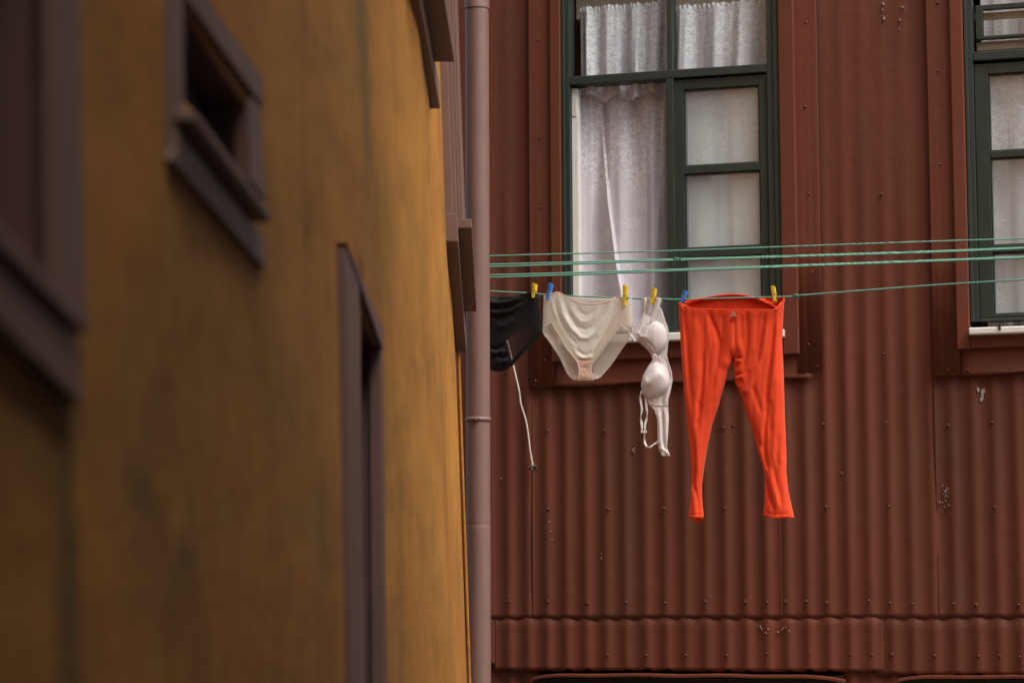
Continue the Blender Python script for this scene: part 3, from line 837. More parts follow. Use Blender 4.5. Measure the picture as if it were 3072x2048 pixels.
# B: small window with a tilted look of old joinery
recess([(540, 30), (728, 330), (738, 560), (540, 300)], 0.09)
m = MB()
board(m, [(478, -130), (525, -60), (528, 470), (490, 455)], 0.010)
board(m, [(478, -165), (764, 235), (764, 322), (525, -10)], 0.0125)
board(m, [(722, 285), (764, 318), (776, 600), (732, 540)], 0.010)
wB = m.build('window', M['mauve'], yhouse, bevel=0.002)
m = MB(); boardw(m, [WP(*p) for p in ((495, 330), (738, 640), (738, 668), (495, 362))], -0.012, 0.034); m.build('sill', M['mauve'], wB, bevel=0.002)
m = MB(); board(m, [(492, 385), (764, 712), (770, 808), (488, 484)], 0.013); m.build('apron', M['mauve'], wB, bevel=0.002)
m = MB(); boardw(m, [WP(*p) for p in ((540, 215), (738, 490), (738, 560), (540, 300))], -0.05, -0.03); m.build('sash', M['mauve'], wB)
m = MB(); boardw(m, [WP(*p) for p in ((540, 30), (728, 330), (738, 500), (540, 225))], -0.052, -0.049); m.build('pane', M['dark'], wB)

# C: tall narrow opening running down out of the frame
recess([(1086, 940), (1128, 1050), (1140, 2400), (1095, 2400)], 0.10)
m = MB()
board(m, [(1015, 742), (1058, 800), (1080, 2400), (1040, 2400)], 0.012)
board(m, [(1015, 728), (1130, 985), (1128, 1050), (1048, 800)], 0.0145)
board(m, [(1126, 1040), (1134, 1060), (1150, 2400), (1138, 2400)], 0.010)
wC = m.build('doorway', M['mauve'], yhouse, bevel=0.002)
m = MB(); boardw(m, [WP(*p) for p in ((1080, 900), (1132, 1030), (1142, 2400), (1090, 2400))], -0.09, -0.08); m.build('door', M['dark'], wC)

# D2: upper window whose sill and apron are seen from below
def sillbar(m, p0, p1, h, o0, o1):
    (y0, z0), (y1, z1) = WP(*p0), WP(*p1)
    boardw(m, [(y0, z0), (y1, z1), (y1, z1 + h), (y0, z0 + h)], o0, o1)
m = MB(); 
yz0, yz1 = WP(1212, -60), WP(1291, 327)
boardw(m, [(yz0[0], yz0[1]), (yz1[0], yz1[1]), (yz1[0], yz1[1] + 0.9), (yz0[0], yz0[1] + 0.6)], -0.012, 0.008)
wE = m.build('window', M['mauve'], yhouse, bevel=0.002)
m = MB(); sillbar(m, (1212, -60), (1291, 327), 0.075, -0.010, 0.030); m.build('apron', M['mauve'], wE, bevel=0.002)
m = MB(); 
boardw(m, [(yz0[0], yz0[1] + .085), (yz1[0] - .28, WP(1272, 235)[1] + .085), (yz1[0] - .28, WP(1272, 235)[1] + .135), (yz0[0], yz0[1] + .135)], -0.012, 0.085); m.build('sill', M['mauve'], wE, bevel=0.002)

# D: far window beside the pipe
m = MB()
(yj, zj), (yk, zk) = WP(1338, 722), WP(1372, 1055)
boardw(m, [(yj, zj), (yj + 0.14, zj), (yj + 0.14, 8.0), (yj, 4.8)], -0.01, 0.028)
boardw(m, [(yj + 0.10, zj), (yj + 0.20, zj), (yj + 0.20, 8.0), (yj + 0.10, 4.8)], -0.01, 0.041)
boardw(m, [(yj + 0.205, zj), (yj + 0.26, zj), (yj + 0.26, 8.0), (yj + 0.205, 4.8)], -0.01, 0.052)
boardw(m, [(yj + 0.265, zj), (yk - 0.1, zj), (yk - 0.1, 8.0), (yj + 0.265, 4.8)], -0.01, 0.060)
wD = m.build('window', M['mauve'], yhouse, bevel=0.002)
m = MB(); boardw(m, [(yj - .004, zj - .004), (yk, zk - .004), (yk, zk + 0.10), (yj - .004, zj + 0.10)], -0.010, 0.044); m.build('apron', M['mauve'], wD, bevel=0.003)
m = MB(); boardw(m, [(yj + .09, zj + .06), (yk - .3, zk + .13), (yk - .3, zk + .165), (yj + .09, zj + .095)], -0.010, 0.095); m.build('sill', M['mauve'], wD, bevel=0.003)

# cable down the far corner
p = [SW(9.86, z, 0.012) for z in np.linspace(0.1, 8.2, 60)]
mk('corner_cable', *tube(p, 0.006, 8), M['ochre'], yhouse, smooth=True)

# apply the recess cutters to the wall
dg = bpy.context.evaluated_depsgraph_get()
for c in CUTTERS:
    bo = ywall.modifiers.new('cut', 'BOOLEAN'); bo.operation = 'DIFFERENCE'; bo.object = c; bo.solver = 'EXACT'
bpy.context.view_layer.update()
dg = bpy.context.evaluated_depsgraph_get()
nm = bpy.data.meshes.new_from_object(ywall.evaluated_get(dg))
ywall.modifiers.clear()
ywall.data = nm
for c in CUTTERS: bpy.data.objects.remove(c, do_unlink=True)

# ------------------------------------------------------------------ downpipe
d = ray(1436, 1786); tY = 10.12 / d.y
pc = Vector((d.x * tY, 10.12, 0))
pipe = root('downpipe', pc, 0, label='mauve round downpipe standing between the ochre house and the red iron wall', cat='drainpipe')
def pz(py): 
    dd = ray(1436, py); return CAMZ + dd.z * (10.07 / dd.y)
R0 = 36 / F * 10.15
def cyl(r_z, seg=40):
    v, f = [], []
    for r, z in r_z:
        for k in range(seg): v.append((pc.x + r * math.cos(2 * math.pi * k / seg), pc.y + r * math.sin(2 * math.pi * k / seg), z))
    for j in range(len(r_z) - 1):
        for k in range(seg): f.append((j * seg + k, j * seg + (k + 1) % seg, (j + 1) * seg + (k + 1) % seg, (j + 1) * seg + k))
    f.append(tuple(range(seg))); f.append(tuple(range((len(r_z) - 1) * seg, len(r_z) * seg))[::-1])
    return v, f
zj_ = pz(1572)
mk('pipe', *cyl([(R0, 0.02), (R0, zj_ - .02), (R0, zj_ - .004), (R0 * 0.99, zj_ - .002), (R0 * 0.99, zj_), (R0 * 1.0, zj_ + .004), (R0, zj_ + .02), (R0, pz(20) - .02), (R0, pz(20))]), M['pipe'], pipe, smooth=True).modifiers.new('e', 'EDGE_SPLIT').split_angle = rad(50)
mk('socket', *cyl([(R0 * .98, pz(17)), (R0 * 1.06, pz(20)), (R0 * 1.06, pz(10)), (R0 * 1.045, pz(6)), (R0 * 1.045, 8.2)]), M['pipe'], pipe, smooth=True).modifiers.new('e', 'EDGE_SPLIT').split_angle = rad(50)
zc1 = pz(1256)
cl_ = mk('clamp', *cyl([(R0, zc1 - .009), (R0 * 1.05, zc1 - .009), (R0 * 1.07, zc1), (R0 * 1.05, zc1 + .009), (R0, zc1 + .009)]), M['pipe'], pipe, smooth=True)
m = MB(); m.box(pc.x - R0 * 0.25, pc.x - R0 * 0.05, pc.y - R0 * 1.3, pc.y - R0 * 0.95, zc1 - .008, zc1 + .008)
m.build('clamp_lug', M['pipe'], cl_, bevel=0.002)
m = MB(); m.add(*tube([(pc.x - R0 * 0.40, pc.y - R0 * 1.17, zc1 + .002), (pc.x + R0 * 0.08, pc.y - R0 * 1.17, zc1 + .002)], 0.0055, 8)); m.build('bolt', M['pipe'], cl_)
m = MB(); m.box(pc.x - 0.012, pc.x + 0.012, pc.y + R0 * 0.9, pc.y + R0 + 0.9, zc1 - .006, zc1 + .006); m.build('bracket', M['pipe'], cl_)

# ------------------------------------------------------------------ clotheslines
YL = -0.90
def rope_path(pts, y, step=0.005):
    P = smoothpath([loc(px, py, y) for px, py in pts], 160)
    return [MH @ p for p in P]
def rope(name, px, y, r, label, mat, doubled=0.0, knot=None, pts2=None):
    P = rope_path(px, y)
    b = P[0]
    o = root(name, b, -ANG, label=label, cat='clothesline', group='green clotheslines strung across the alley')
    mk('strand', *tube(P, r, 12, 520, 3, 0.16), mat, o, smooth=True)
    if pts2:
        P2 = rope_path(pts2, y - 0.004)
        mk('strand', *tube(P2, r, 12, 520, 3, 0.16), mat, o, smooth=True)
    if knot:
        c = MH @ loc(knot[0], knot[1], y - 0.002)
        ex = (MH.to_3x3() @ Vector((1, 0, 0)))
        ez = Vector((0, 0, 1)); ey = MH.to_3x3() @ Vector((0, 1, 0))
        K = []
        for i in range(90):
            t = 2 * math.pi * i / 90
            a = knot[2]
            K.append(c + ex * (a * (math.sin(t) + 2 * math.sin(2 * t)) * 0.42) + ez * (a * (math.cos(t) - 2 * math.cos(2 * t)) * 0.30) - ey * (a * math.sin(3 * t) * 0.35))
        K.append(K[0])
        mk('knot', *tube(K, knot[3], 8, 500, 3, 0.14), M['knot'], o, smooth=True)
        # short tail
        tl = smoothpath([c, c + ex * 0.012 + ez * (-0.006) - ey * 0.006, c + ex * 0.022 + ez * 0.004 - ey * 0.008], 8)
        mk('tail', *tube(tl, knot[3] * 0.9, 8), M['knot'], o, smooth=True)
    return o
rope('clothesline', [(1330, 772.5), (1470, 768), (1740, 760), (2008, 752.5), (2300, 742), (2791, 724.5), (3072, 715.5), (3420, 704)], YL - 0.02, 0.0030,
     'single green rope, topmost of the four empty-looking lines across the windows', M['rope'])
rope('clothesline', [(1330, 797), (1470, 793.5), (1740, 786), (2030, 777), (2300, 769.5), (2791, 754), (3072, 742.5), (3420, 730)], YL - 0.12, 0.0033,
     'doubled green rope with a dark knot in front of the casement, second from top', M['rope'], knot=(2028, 778, 0.0080, 0.0042),
     pts2=[(1330, 804.5), (1470, 800.5), (1740, 791.5), (2030, 780.5), (2300, 772.6), (2791, 757), (3072, 745.5), (3420, 733)])
rope('clothesline', [(1330, 829), (1470, 825.5), (1740, 817.5), (2008, 809), (2300, 799), (2791, 781), (3072, 770), (3420, 757)], YL - 0.06, 0.0035,
     'doubled green rope without a knot, just above the line that carries the washing', M['rope'],
     pts2=[(1330, 836.5), (1470, 832.5), (1740, 823.5), (2008, 813), (2300, 802.2), (2791, 784), (3072, 773), (3420, 760)])
L4 = [(1330, 866), (1470, 873.5), (1584, 879.5), (1637, 884), (1700, 887.5), (1843, 893), (1901, 895), (2004, 897.5), (2039, 898), (2200, 894), (2356, 890), (2388, 887), (2496, 878.5), (2791, 856), (3072, 838), (3420, 812)]
rope('clothesline', L4, YL, 0.0034,
     'lowest green rope, sagging under the pegged underwear and orange leggings', M['rope'], knot=(2388, 887.5, 0.0078, 0.0044))

# ------------------------------------------------------------------ garments
def dist_seg(P, A, B):
    AB = B - A; L2 = (AB ** 2).sum() + 1e-12
    t = np.clip(((P - A) @ AB) / L2, 0, 1)
    return np.hypot(*(P - (A + t[:, None] * AB)).T), t
def inpoly(P, poly):
    x, y = P[:, 0], P[:, 1]; c = np.zeros(len(P), bool); n = len(poly)
    for i in range(n):
        x0, y0 = poly[i]; x1, y1 = poly[i - 1]
        k = ((y0 > y) != (y1 > y)) & (x < (x1 - x0) * (y - y0) / (y1 - y0 + 1e-12) + x0)
        c ^= k
    return c
def sm(pts, n=6, closed=False):
    P = smoothpath([Vector((a, b, 0)) for a, b in pts], n)
    return [(p.x, p.y) for p in P]

def puff(name, outline, y0, thick, mats, parent, side=1, open_=(), folds=(), step=4.0, fm=None, bulge=26.0, extra=None, ripple=0.0, solid=0.0012, edgefall=10.0, label=None):
    """sheet of cloth: outline in photo pixels laid out on the washing-line plane, with relief in metres towards (side=1) or away from the street.
    open_: edge indices of the outline that do not pinch shut. folds: (points, width_px, height_m)"""
    pts, flag = [], []
    n = len(outline)
    for i in range(n):
        a = np.array(outline[i], float); b = np.array(outline[(i + 1) % n], float)
        k = max(1, int(np.hypot(*(b - a)) / step))
        for q in range(k):
            pts.append(a + (b - a) * q / k); flag.append(i in open_)
    B = np.array(pts); nb = len(B)
    lo, hi = B.min(0), B.max(0)
    gx, gy = np.meshgrid(np.arange(lo[0], hi[0], step), np.arange(lo[1], hi[1], step))
    G = np.stack([gx.ravel(), gy.ravel()], 1)
    G[:, 0] += (np.round((G[:, 1] - lo[1]) / step) % 2) * step * 0.5
    G = G[inpoly(G, [tuple(p) for p in B])]
    dmin = np.full(len(G), 1e9)
    for i in range(nb):
        dmin = np.minimum(dmin, np.hypot(G[:, 0] - B[i, 0], G[:, 1] - B[i, 1]))
    G = G[dmin > step * 0.55]
    A = np.concatenate([B, G])
    vs, es, fs, *_ = delaunay_2d_cdt([Vector(p) for p in A], [(i, (i + 1) % nb) for i in range(nb)], [], 1, 1e-4)
    Pn = np.array([(p.x, p.y) for p in vs])
    dc = np.full(len(Pn), 1e9); da = np.full(len(Pn), 1e9)
    for i in range(nb):
        dd, _ = dist_seg(Pn, B[i], B[(i + 1) % nb])
        da = np.minimum(da, dd)
        if not flag[i]: dc = np.minimum(dc, dd)
    r = np.minimum(dc / bulge, 1.0)
    h = thick * np.sqrt(np.clip(1 - (1 - r) ** 2, 0, 1))
    fall = np.clip(dc / edgefall, 0, 1)
    for (fp, w, amp) in folds:
        fp = [np.array(q, float) for q in fp]
        best = np.full(len(Pn), 1e9); tt = np.zeros(len(Pn)); m_ = len(fp) - 1
        for i in range(m_):
            dd, t = dist_seg(Pn, fp[i], fp[i + 1])
            k = dd < best; best[k] = dd[k]; tt[k] = (i + t[k]) / m_
        taper = np.clip(np.minimum(tt, 1 - tt) * 5 + 0.15, 0, 1)
        h = h + amp * np.exp(-(best / w) ** 2) * taper * fall
    if ripple:
        h = h + ripple * fall * (np.sin(Pn[:, 0] * 0.16 + 0.9 * np.sin(Pn[:, 1] * 0.012)) * 0.5 + np.sin(Pn[:, 0] * 0.31 + Pn[:, 1] * 0.02 + 1.3) * 0.35 + 0.3 * np.sin(Pn[:, 1] * 0.05 + Pn[:, 0] * 0.07))
    if extra is not None: h = h + extra(Pn)
    V = [loc(p[0], p[1], y0 - side * hh) for p, hh in zip(Pn, h)]
    # keep the silhouette where it was drawn: slide along the facade only in depth
    V0 = [loc(p[0], p[1], y0) for p in Pn]
    V = [Vector((a.x, b.y, a.z)) for a, b in zip(V0, V)]
    fmat = None
    if fm is not None:
        ctr = np.array([np.mean([Pn[i] for i in q], 0) for q in fs])
        fmat = np.zeros(len(fs), int)
        for poly, mi in fm: fmat[inpoly(ctr, poly)] = mi
        fmat = fmat.tolist()
    return mk(name, V, [tuple(q) for q in fs], mats, parent, house=True, smooth=True, fmat=fmat, solid=solid, label=label)

def ribbon(name, path, w, y, mats, parent, tw=0.0, solid=0.0015, lift=0.0):
    P = smoothpath([Vector((a, b, 0)) for a, b in path], 8)
    v, f = [], []
    for i, p in enumerate(P):
        t = (P[min(i + 1, len(P) - 1)] - P[max(i - 1, 0)]).normalized(); nn = Vector((-t.y, t.x, 0))
        k = math.sin(i * 0.35) * tw
        for sgn in (-1, 1):
            q = p + nn * (sgn * w / 2 * (1 - 0.4 * abs(k)))
            l = loc(q.x, q.y, y); l.y += sgn * 0.006 * k - lift * math.sin(math.pi * i / (len(P) - 1))
            v.append(l)
    for i in range(len(P) - 1): f.append((2 * i, 2 * i + 1, 2 * i + 3, 2 * i + 2))
    return mk(name, v, f, mats, parent, house=True, smooth=True, solid=solid)

def garment(name, px, py, label, cat):
    return root(name, MH @ loc(px, py, YL), -ANG, label=label, cat=cat)

# --- orange leggings
def C1(L): return [Q(x, y, 2020, 850, 3.92) for x, y in L]
def C2(L): return [Q(x, y, 2020, 1200, 3.92) for x, y in L]
leg = garment('leggings', 2200, 885, 'bright orange-red leggings hanging from the lowest clothesline by their waistband', 'leggings')
left_out = C1([(62, 215), (66, 350), (78, 520), (92, 800), (110, 1050), (125, 1250)]) + C2([(138, 60), (150, 150), (165, 300), (185, 480), (200, 640), (215, 860), (208, 1000), (200, 1150), (185, 1290), (176, 1350)])
lhem_f = C2([(178, 1372), (215, 1380), (265, 1378), (315, 1385), (352, 1390)])
lhem_b = C2([(178, 1380), (210, 1415), (265, 1432), (320, 1425), (352, 1395)])
left_in = C2([(358, 1360), (350, 1290), (340, 1170), (335, 1020), (350, 880), (378, 700), (400, 560), (425, 430), (455, 300), (490, 190), (530, 80)]) + C1([(560, 1340), (600, 1200), (622, 1110), (640, 1030), (690, 940), (697, 890), (712, 866)])
right_in = C1([(720, 890), (712, 960), (718, 1060), (726, 1160), (770, 1260), (800, 1330)]) + C2([(830, 60), (870, 180), (915, 300), (955, 440), (985, 560), (1020, 680), (1055, 800), (1075, 900), (1072, 1010), (1070, 1180), (1062, 1290), (1058, 1340)])
rhem = C2([(1062, 1360), (1110, 1368), (1180, 1388), (1260, 1390), (1340, 1380), (1422, 1382)])
right_out = C2([(1410, 1330), (1385, 1220), (1355, 1080), (1340, 960), (1328, 850), (1330, 700), (1326, 520), (1318, 360), (1310, 160)]) + C1([(1306, 1350), (1298, 1100), (1290, 900), (1280, 700), (1288, 480), (1300, 280), (1308, 155)])
front_top = C1([(1275, 215), (1222, 288), (1185, 312), (1000, 314), (850, 316), (720, 314), (500, 306), (300, 302), (215, 292), (150, 268), (105, 235)])
back_top = C1([(1240, 148), (1130, 143), (1050, 152), (980, 158), (900, 142), (800, 126), (700, 119), (620, 120), (520, 135), (400, 162), (300, 172), (190, 172), (130, 178), (85, 196)])
F1 = []
def fold(L, w, a, c=C1): F1.append((c(L), w * 0.9, a * (0.5 if abs(a) < 0.0125 or c is C2 else 0.56)))
for (L, w, a) in (
    ([(430, 330), (470, 450), (520, 560), (555, 700), (540, 900), (520, 1050)], 7, -0.016),
    ([(380, 330), (410, 500), (450, 700), (470, 900)], 11, 0.008),
    ([(600, 340), (590, 500), (585, 700), (560, 900)], 8, -0.011),
    ([(680, 360), (690, 600), (690, 760), (640, 900), (600, 1050)], 13, 0.014),
    ([(745, 340), (742, 500), (740, 700), (735, 840)], 3.2, -0.007),
    ([(775, 330), (770, 520), (790, 720), (830, 860)], 9, 0.008),
    ([(880, 330), (888, 500), (885, 700), (860, 900), (845, 1050)], 8, -0.013),
    ([(820, 400), (810, 560), (820, 720)], 8, -0.008),
    ([(950, 330), (950, 600), (930, 850)], 12, 0.009),
    ([(1090, 330), (1075, 480), (1045, 700), (1020, 850), (1012, 980)], 7, -0.015),
    ([(1120, 340), (1100, 560), (1070, 800), (1000, 1000), (930, 1180), (870, 1290), (810, 1350)], 11, 0.014),
    ([(900, 1010), (870, 1150), (835, 1250)], 8, -0.010),
    ([(1215, 320), (1190, 560), (1172, 800), (1155, 950), (1120, 1150), (1110, 1350), (1115, 1500)], 8, -0.017),
    ([(1240, 400), (1225, 700), (1210, 1000), (1215, 1300)], 12, 0.010),
    ([(150, 380), (170, 600), (180, 800), (200, 1000), (215, 1250), (240, 1500)], 8, -0.014),
    ([(110, 400), (130, 700), (150, 1000), (165, 1300)], 9, 0.008),
    ([(270, 380), (290, 650), (280, 900), (290, 1150)], 14, 0.010),
    ([(375, 800), (365, 1000), (350, 1250), (330, 1450), (310, 1560)], 7, -0.015),
    ([(480, 700), (440, 900), (420, 1150)], 8, -0.007),
    ([(560, 1000), (530, 1200), (470, 1400)], 10, 0.008),
    ([(722, 872), (765, 880), (815, 890)], 5, -0.016),
    ([(725, 905), (770, 915), (815, 905)], 6, 0.012),
    ([(730, 1010), (770, 960), (790, 930)], 5, -0.012),
    ([(722, 1062), (765, 1085), (815, 1062)], 5, -0.016), ([(735, 1110), (780, 1118), (830, 1080)], 6, 0.012), ([(745, 1140), (785, 1145), (820, 1120)], 5, -0.010), ([(775, 1185), (800, 1180), (830, 1150)], 5, -0.010),
    ([(805, 1355), (840, 1325), (880, 1290)], 6, -0.012),
    ([(945, 1200), (970, 1280), (1010, 1400), (1060, 1560)], 8, -0.009),
    ): fold(L, w, a)
for (L, w, a) in (
    ([(300, 0), (330, 100), (310, 200), (290, 340)], 7, -0.010),
    ([(150, 30), (165, 130), (190, 280), (235, 460), (255, 560)], 5, -0.012),
    ([(240, 480), (258, 580), (270, 700), (262, 820), (240, 960), (232, 1060)], 6, -0.018),
    ([(300, 330), (290, 520), (300, 760), (330, 900)], 10, 0.010),
    ([(262, 900), (248, 980), (275, 1080), (300, 1200), (312, 1340)], 6, -0.014),
    ([(225, 900), (225, 1050), (215, 1200)], 7, 0.006),
    ([(375, 240), (350, 420), (330, 600)], 8, 0.006),
    ([(1108, 0), (1115, 180), (1085, 330), (1085, 560), (1100, 720), (1125, 840)], 7, -0.017),
    ([(1165, 0), (1160, 180), (1150, 420)], 7, -0.012),
    ([(1020, 560), (1050, 700), (1090, 860)], 8, 0.012),
    ([(1055, 800), (1080, 900), (1115, 1020), (1150, 1150), (1195, 1310)], 6, -0.019),
    ([(1130, 800), (1170, 980), (1230, 1150), (1260, 1300)], 12, 0.012),
    ([(1180, 700), (1210, 900), (1265, 1130), (1290, 1280)], 7, -0.011),
    ([(1290, 600), (1290, 850), (1320, 1100)], 9, 0.008),
    ([(1240, 400), (1230, 640), (1240, 800)], 8, -0.008),
    ([(960, 340), (1000, 480), (1060, 560)], 8, -0.008),
    ([(1062, 1318), (1130, 1330), (1200, 1342), (1300, 1336), (1405, 1342)], 2.6, -0.006), ([(180, 1335), (260, 1345), (352, 1345)], 2.6, -0.006),
    ): fold(L, w, a, C2)
out_f = left_out + lhem_f + left_in + right_in + rhem + right_out + front_top
nL, nH, nI, nRI, nRH, nRO = len(left_out), len(lhem_f), len(left_in), len(right_in), len(rhem), len(right_out)
opn = set(range(nL, nL + nH - 1)) | set(range(nL + nH + nI + nRI, nL + nH + nI + nRI + nRH - 1)) | set(range(nL + nH + nI + nRI + nRH + nRO, len(out_f) - 1))
puff('front_panel', out_f, YL - 0.004, 0.030, M['orange'], leg, 1, opn, F1, 3.2, ripple=0.0016, bulge=36)
out_b = left_out + lhem_b + left_in + right_in + rhem + right_out + back_top
nT = len(back_top)
opb = set(range(nL, nL + nH - 1)) | set(range(nL + nH + nI + nRI, nL + nH + nI + nRI + nRH - 1)) | set(range(len(out_b) - nT, len(out_b) - 1))
FB = [(C1([(150, 235), (230, 205), (350, 172), (520, 145), (700, 135), (860, 148), (1000, 185), (1120, 240), (1215, 285)]), 5, 0.016), (C1([(160, 260), (250, 225), (380, 195), (540, 168), (700, 158), (850, 172), (980, 208), (1110, 262), (1200, 300)]), 4, -0.010),
      (C1([(1050, 190), (1150, 190), (1240, 170)]), 6, -0.008)]
puff('back_panel', out_b, YL + 0.004, 0.030, M['orange_in'], leg, -1, opb, [(a, b, c * -1) for a, b, c in FB], 4.5, ripple=0.001, bulge=30)
# rolled waist band edges
wb = smoothpath([loc(x, y, YL - 0.040) for x, y in C1([(110, 238), (150, 268), (215, 292), (300, 302), (500, 307), (720, 314), (1000, 314), (1185, 310), (1222, 288), (1290, 190)])], 8)
n_ = len(wb)
for i, p in enumerate(wb): p.y = YL - 0.042 * min(1, math.sin(math.pi * i / (n_ - 1)) * 2.2) - 0.004
mk('waistband', [MH @ Vector(p) for p in tube(wb, 0.0030, 8)[0]], tube(wb, 0.0030, 8)[1], M['orange'], leg, smooth=True)
wb = smoothpath([loc(x, y, YL) for x, y in C1([(140, 232), (190, 212), (300, 186), (420, 160), (560, 138), (700, 128), (840, 140), (960, 172), (1080, 220), (1160, 258), (1222, 290)])], 8)
n_ = len(wb)
for i, p in enumerate(wb): p.y = YL + 0.018 * math.sin(math.pi * i / (n_ - 1)) - 0.012
mk('waistband', [MH @ Vector(p) for p in tube(wb, 0.0032, 8)[0]], tube(wb, 0.0032, 8)[1], M['orange_in'], leg, smooth=True)
m = MB(); L = [loc(x, y, YL - 0.055) for x, y in C1([(672, 386), (740, 384), (708, 330)])]
Li = [loc(x, y, YL - 0.055) for x, y in C1([(690, 378), (727, 377), (708, 346)])]
for i in range(3):
    j = (i + 1) % 3
    m.prism([L[i], L[j], Li[j], Li[i]], [p + Vector((0, 0.012, 0)) for p in (L[i], L[j], Li[j], Li[i])])
Lc = [loc(x, y, YL - 0.055) for x, y in C1([(703, 374), (712, 374), (718, 360), (710, 350)])]
m.prism(Lc, [p + Vector((0, 0.012, 0)) for p in Lc])
m.build('printed_logo', M['logo'], leg, house=True)

# --- beige briefs
def B1(L): return [Q(x, y, 1480, 840, 4.9) for x, y in L]
bb = garment('briefs', 1760, 890, 'cream briefs with sheer beige sides and peach gusset, between black briefs and bra', 'underwear')
b_waist = B1([(742, 225), (780, 222), (860, 205), (950, 180), (1000, 200), (1080, 250), (1190, 312), (1300, 345), (1450, 356), (1600, 336), (1720, 302), (1800, 258), (1840, 248), (1900, 300), (1950, 330), (2030, 262)])
b_right = B1([(2038, 330), (2045, 470), (2056, 620), (2040, 700), (1995, 736)])
b_rleg = B1([(1930, 705), (1872, 668), (1840, 715), (1790, 770), (1690, 900), (1590, 1050), (1500, 1165), (1455, 1230), (1432, 1290), (1440, 1370), (1470, 1430), (1490, 1462)])
b_lleg = B1([(1370, 1472), (1240, 1468), (1258, 1390), (1255, 1300), (1230, 1210), (1200, 1160), (1140, 1080), (1050, 960), (960, 800), (900, 710), (868, 650), (875, 622), (800, 642), (735, 692)])
out = b_waist + b_right + b_rleg + b_lleg + B1([(732, 520), (738, 380)])
center = B1([(880, 180), (940, 420), (1010, 590), (1110, 800), (1180, 960), (1235, 1110), (1240, 1165), (1470, 1165), (1500, 1020), (1590, 870), (1740, 620), (1840, 440), (1850, 220)])
gus = B1([(1200, 1158), (1480, 1158), (1500, 1500), (1200, 1500)])
FBf = [(B1(L), w, a * 0.38) for L, w, a in (
    ([(980, 250), (1040, 500), (1150, 700), (1300, 850), (1400, 860), (1520, 780), (1660, 560), (1790, 300)], 7, 0.014),
    ([(1060, 300), (1130, 520), (1240, 690), (1370, 730), (1480, 690), (1600, 500), (1690, 330)], 6, -0.010),
    ([(1150, 360), (1200, 500), (1300, 610), (1400, 620), (1500, 560), (1570, 400)], 6, 0.007),
    ([(1250, 390), (1290, 480), (1380, 520), (1470, 480), (1500, 400)], 5, -0.006),
    ([(910, 260), (950, 480), (1040, 690), (1150, 860), (1250, 960)], 4, -0.009),
    ([(860, 250), (900, 450), (960, 600)], 5, 0.007),
    ([(1830, 300), (1740, 560), (1620, 800), (1480, 960)], 4, -0.008),
    ([(1230, 1000), (1300, 1090), (1400, 1110), (1480, 1050)], 5, -0.010), ([(1230, 1080), (1340, 1150), (1470, 1110)], 5, 0.008),
    ([(1240, 1172), (1350, 1185), (1470, 1172)], 3, -0.010),
    ([(1280, 1300), (1340, 1290), (1410, 1300)], 4, -0.006), ([(1300, 1380), (1340, 1440)], 5, 0.006), ([(1400, 1370), (1370, 1440)], 5, 0.006))]
puff('front', out, YL - 0.004, 0.016, [M['cream_sheer'], M['cream_cloth'], M['peach']], bb, 1, set(range(0, len(b_waist) - 1)) | set(range(len(b_waist) + len(b_right) - 1, len(out) - 3)), FBf, 3.2, fm=[(center, 1), (gus, 2)], bulge=22)
back = B1([(742, 225), (950, 186), (1100, 240), (1450, 262), (1800, 262), (2028, 266), (2045, 470), (2058, 640), (1990, 880), (1880, 1030), (1790, 1170), (1700, 1290), (1580, 1425), (1530, 1455), (1490, 1445), (1490, 1470), (1240, 1475), (1190, 1470), (1140, 1440), (1080, 1370), (1030, 1260), (980, 1150), (860, 960), (740, 800), (722, 730), (732, 520)])
puff('back', back, YL + 0.010, 0.014, M['cream_sheer'], bb, -1, (0, 1, 2, 3, 4), [], 4.2, bulge=24)
ribbon('waist_trim', B1([(745, 222), (830, 214), (950, 184), (1000, 200), (1080, 252), (1190, 314), (1300, 347), (1450, 358), (1600, 338), (1720, 304), (1800, 260), (1830, 244), (1880, 272), (1930, 340)]), 3.6, YL - 0.020, M['peach'], bb)
for L in ([(735, 695), (800, 645), (872, 625)], [(870, 640), (900, 710), (960, 800), (1050, 960), (1140, 1080), (1200, 1160), (1232, 1210), (1257, 1300), (1258, 1390), (1235, 1440)], [(1872, 668), (1790, 770), (1690, 900), (1590, 1050), (1500, 1165), (1455, 1230), (1432, 1290), (1442, 1370), (1475, 1430)], [(1995, 736), (1930, 705), (1872, 668)]):
    ribbon('leg_trim', B1(L), 4.2, YL - 0.0205, M['cream_sheer'], bb)

# --- black briefs (left half hidden by the pipe)
kb = garment('briefs', 1500, 875, 'black briefs with see-through side panels, half hidden behind the downpipe', 'underwear')
half = [(60, 262), (150, 260), (300, 250), (400, 218), (520, 186), (600, 190), (672, 202), (684, 420), (702, 560), (722, 690), (720, 775), (640, 870), (560, 950), (430, 1095), (300, 1240), (200, 1312), (100, 1340)]
mir = [(120 - x, y) for x, y in half[::-1][:-1]]
out = B1(half + mir)
cen = [(530, 150), (540, 380), (420, 560), (280, 760), (205, 880), (190, 980), (250, 1130), (262, 1230), (200, 1400)]
cenm = B1(cen + [(120 - x, y) for x, y in cen[::-1]])
hemb = B1([(560, 660), (600, 650), (730, 680), (730, 800), (300, 1260), (200, 1360), (180, 1300), (330, 1130), (500, 940), (640, 760), (640, 720)])
bandt = B1([(500, 150), (690, 180), (690, 290), (520, 300)])
seam = B1([(528, 280), (552, 280), (545, 640), (525, 640)])
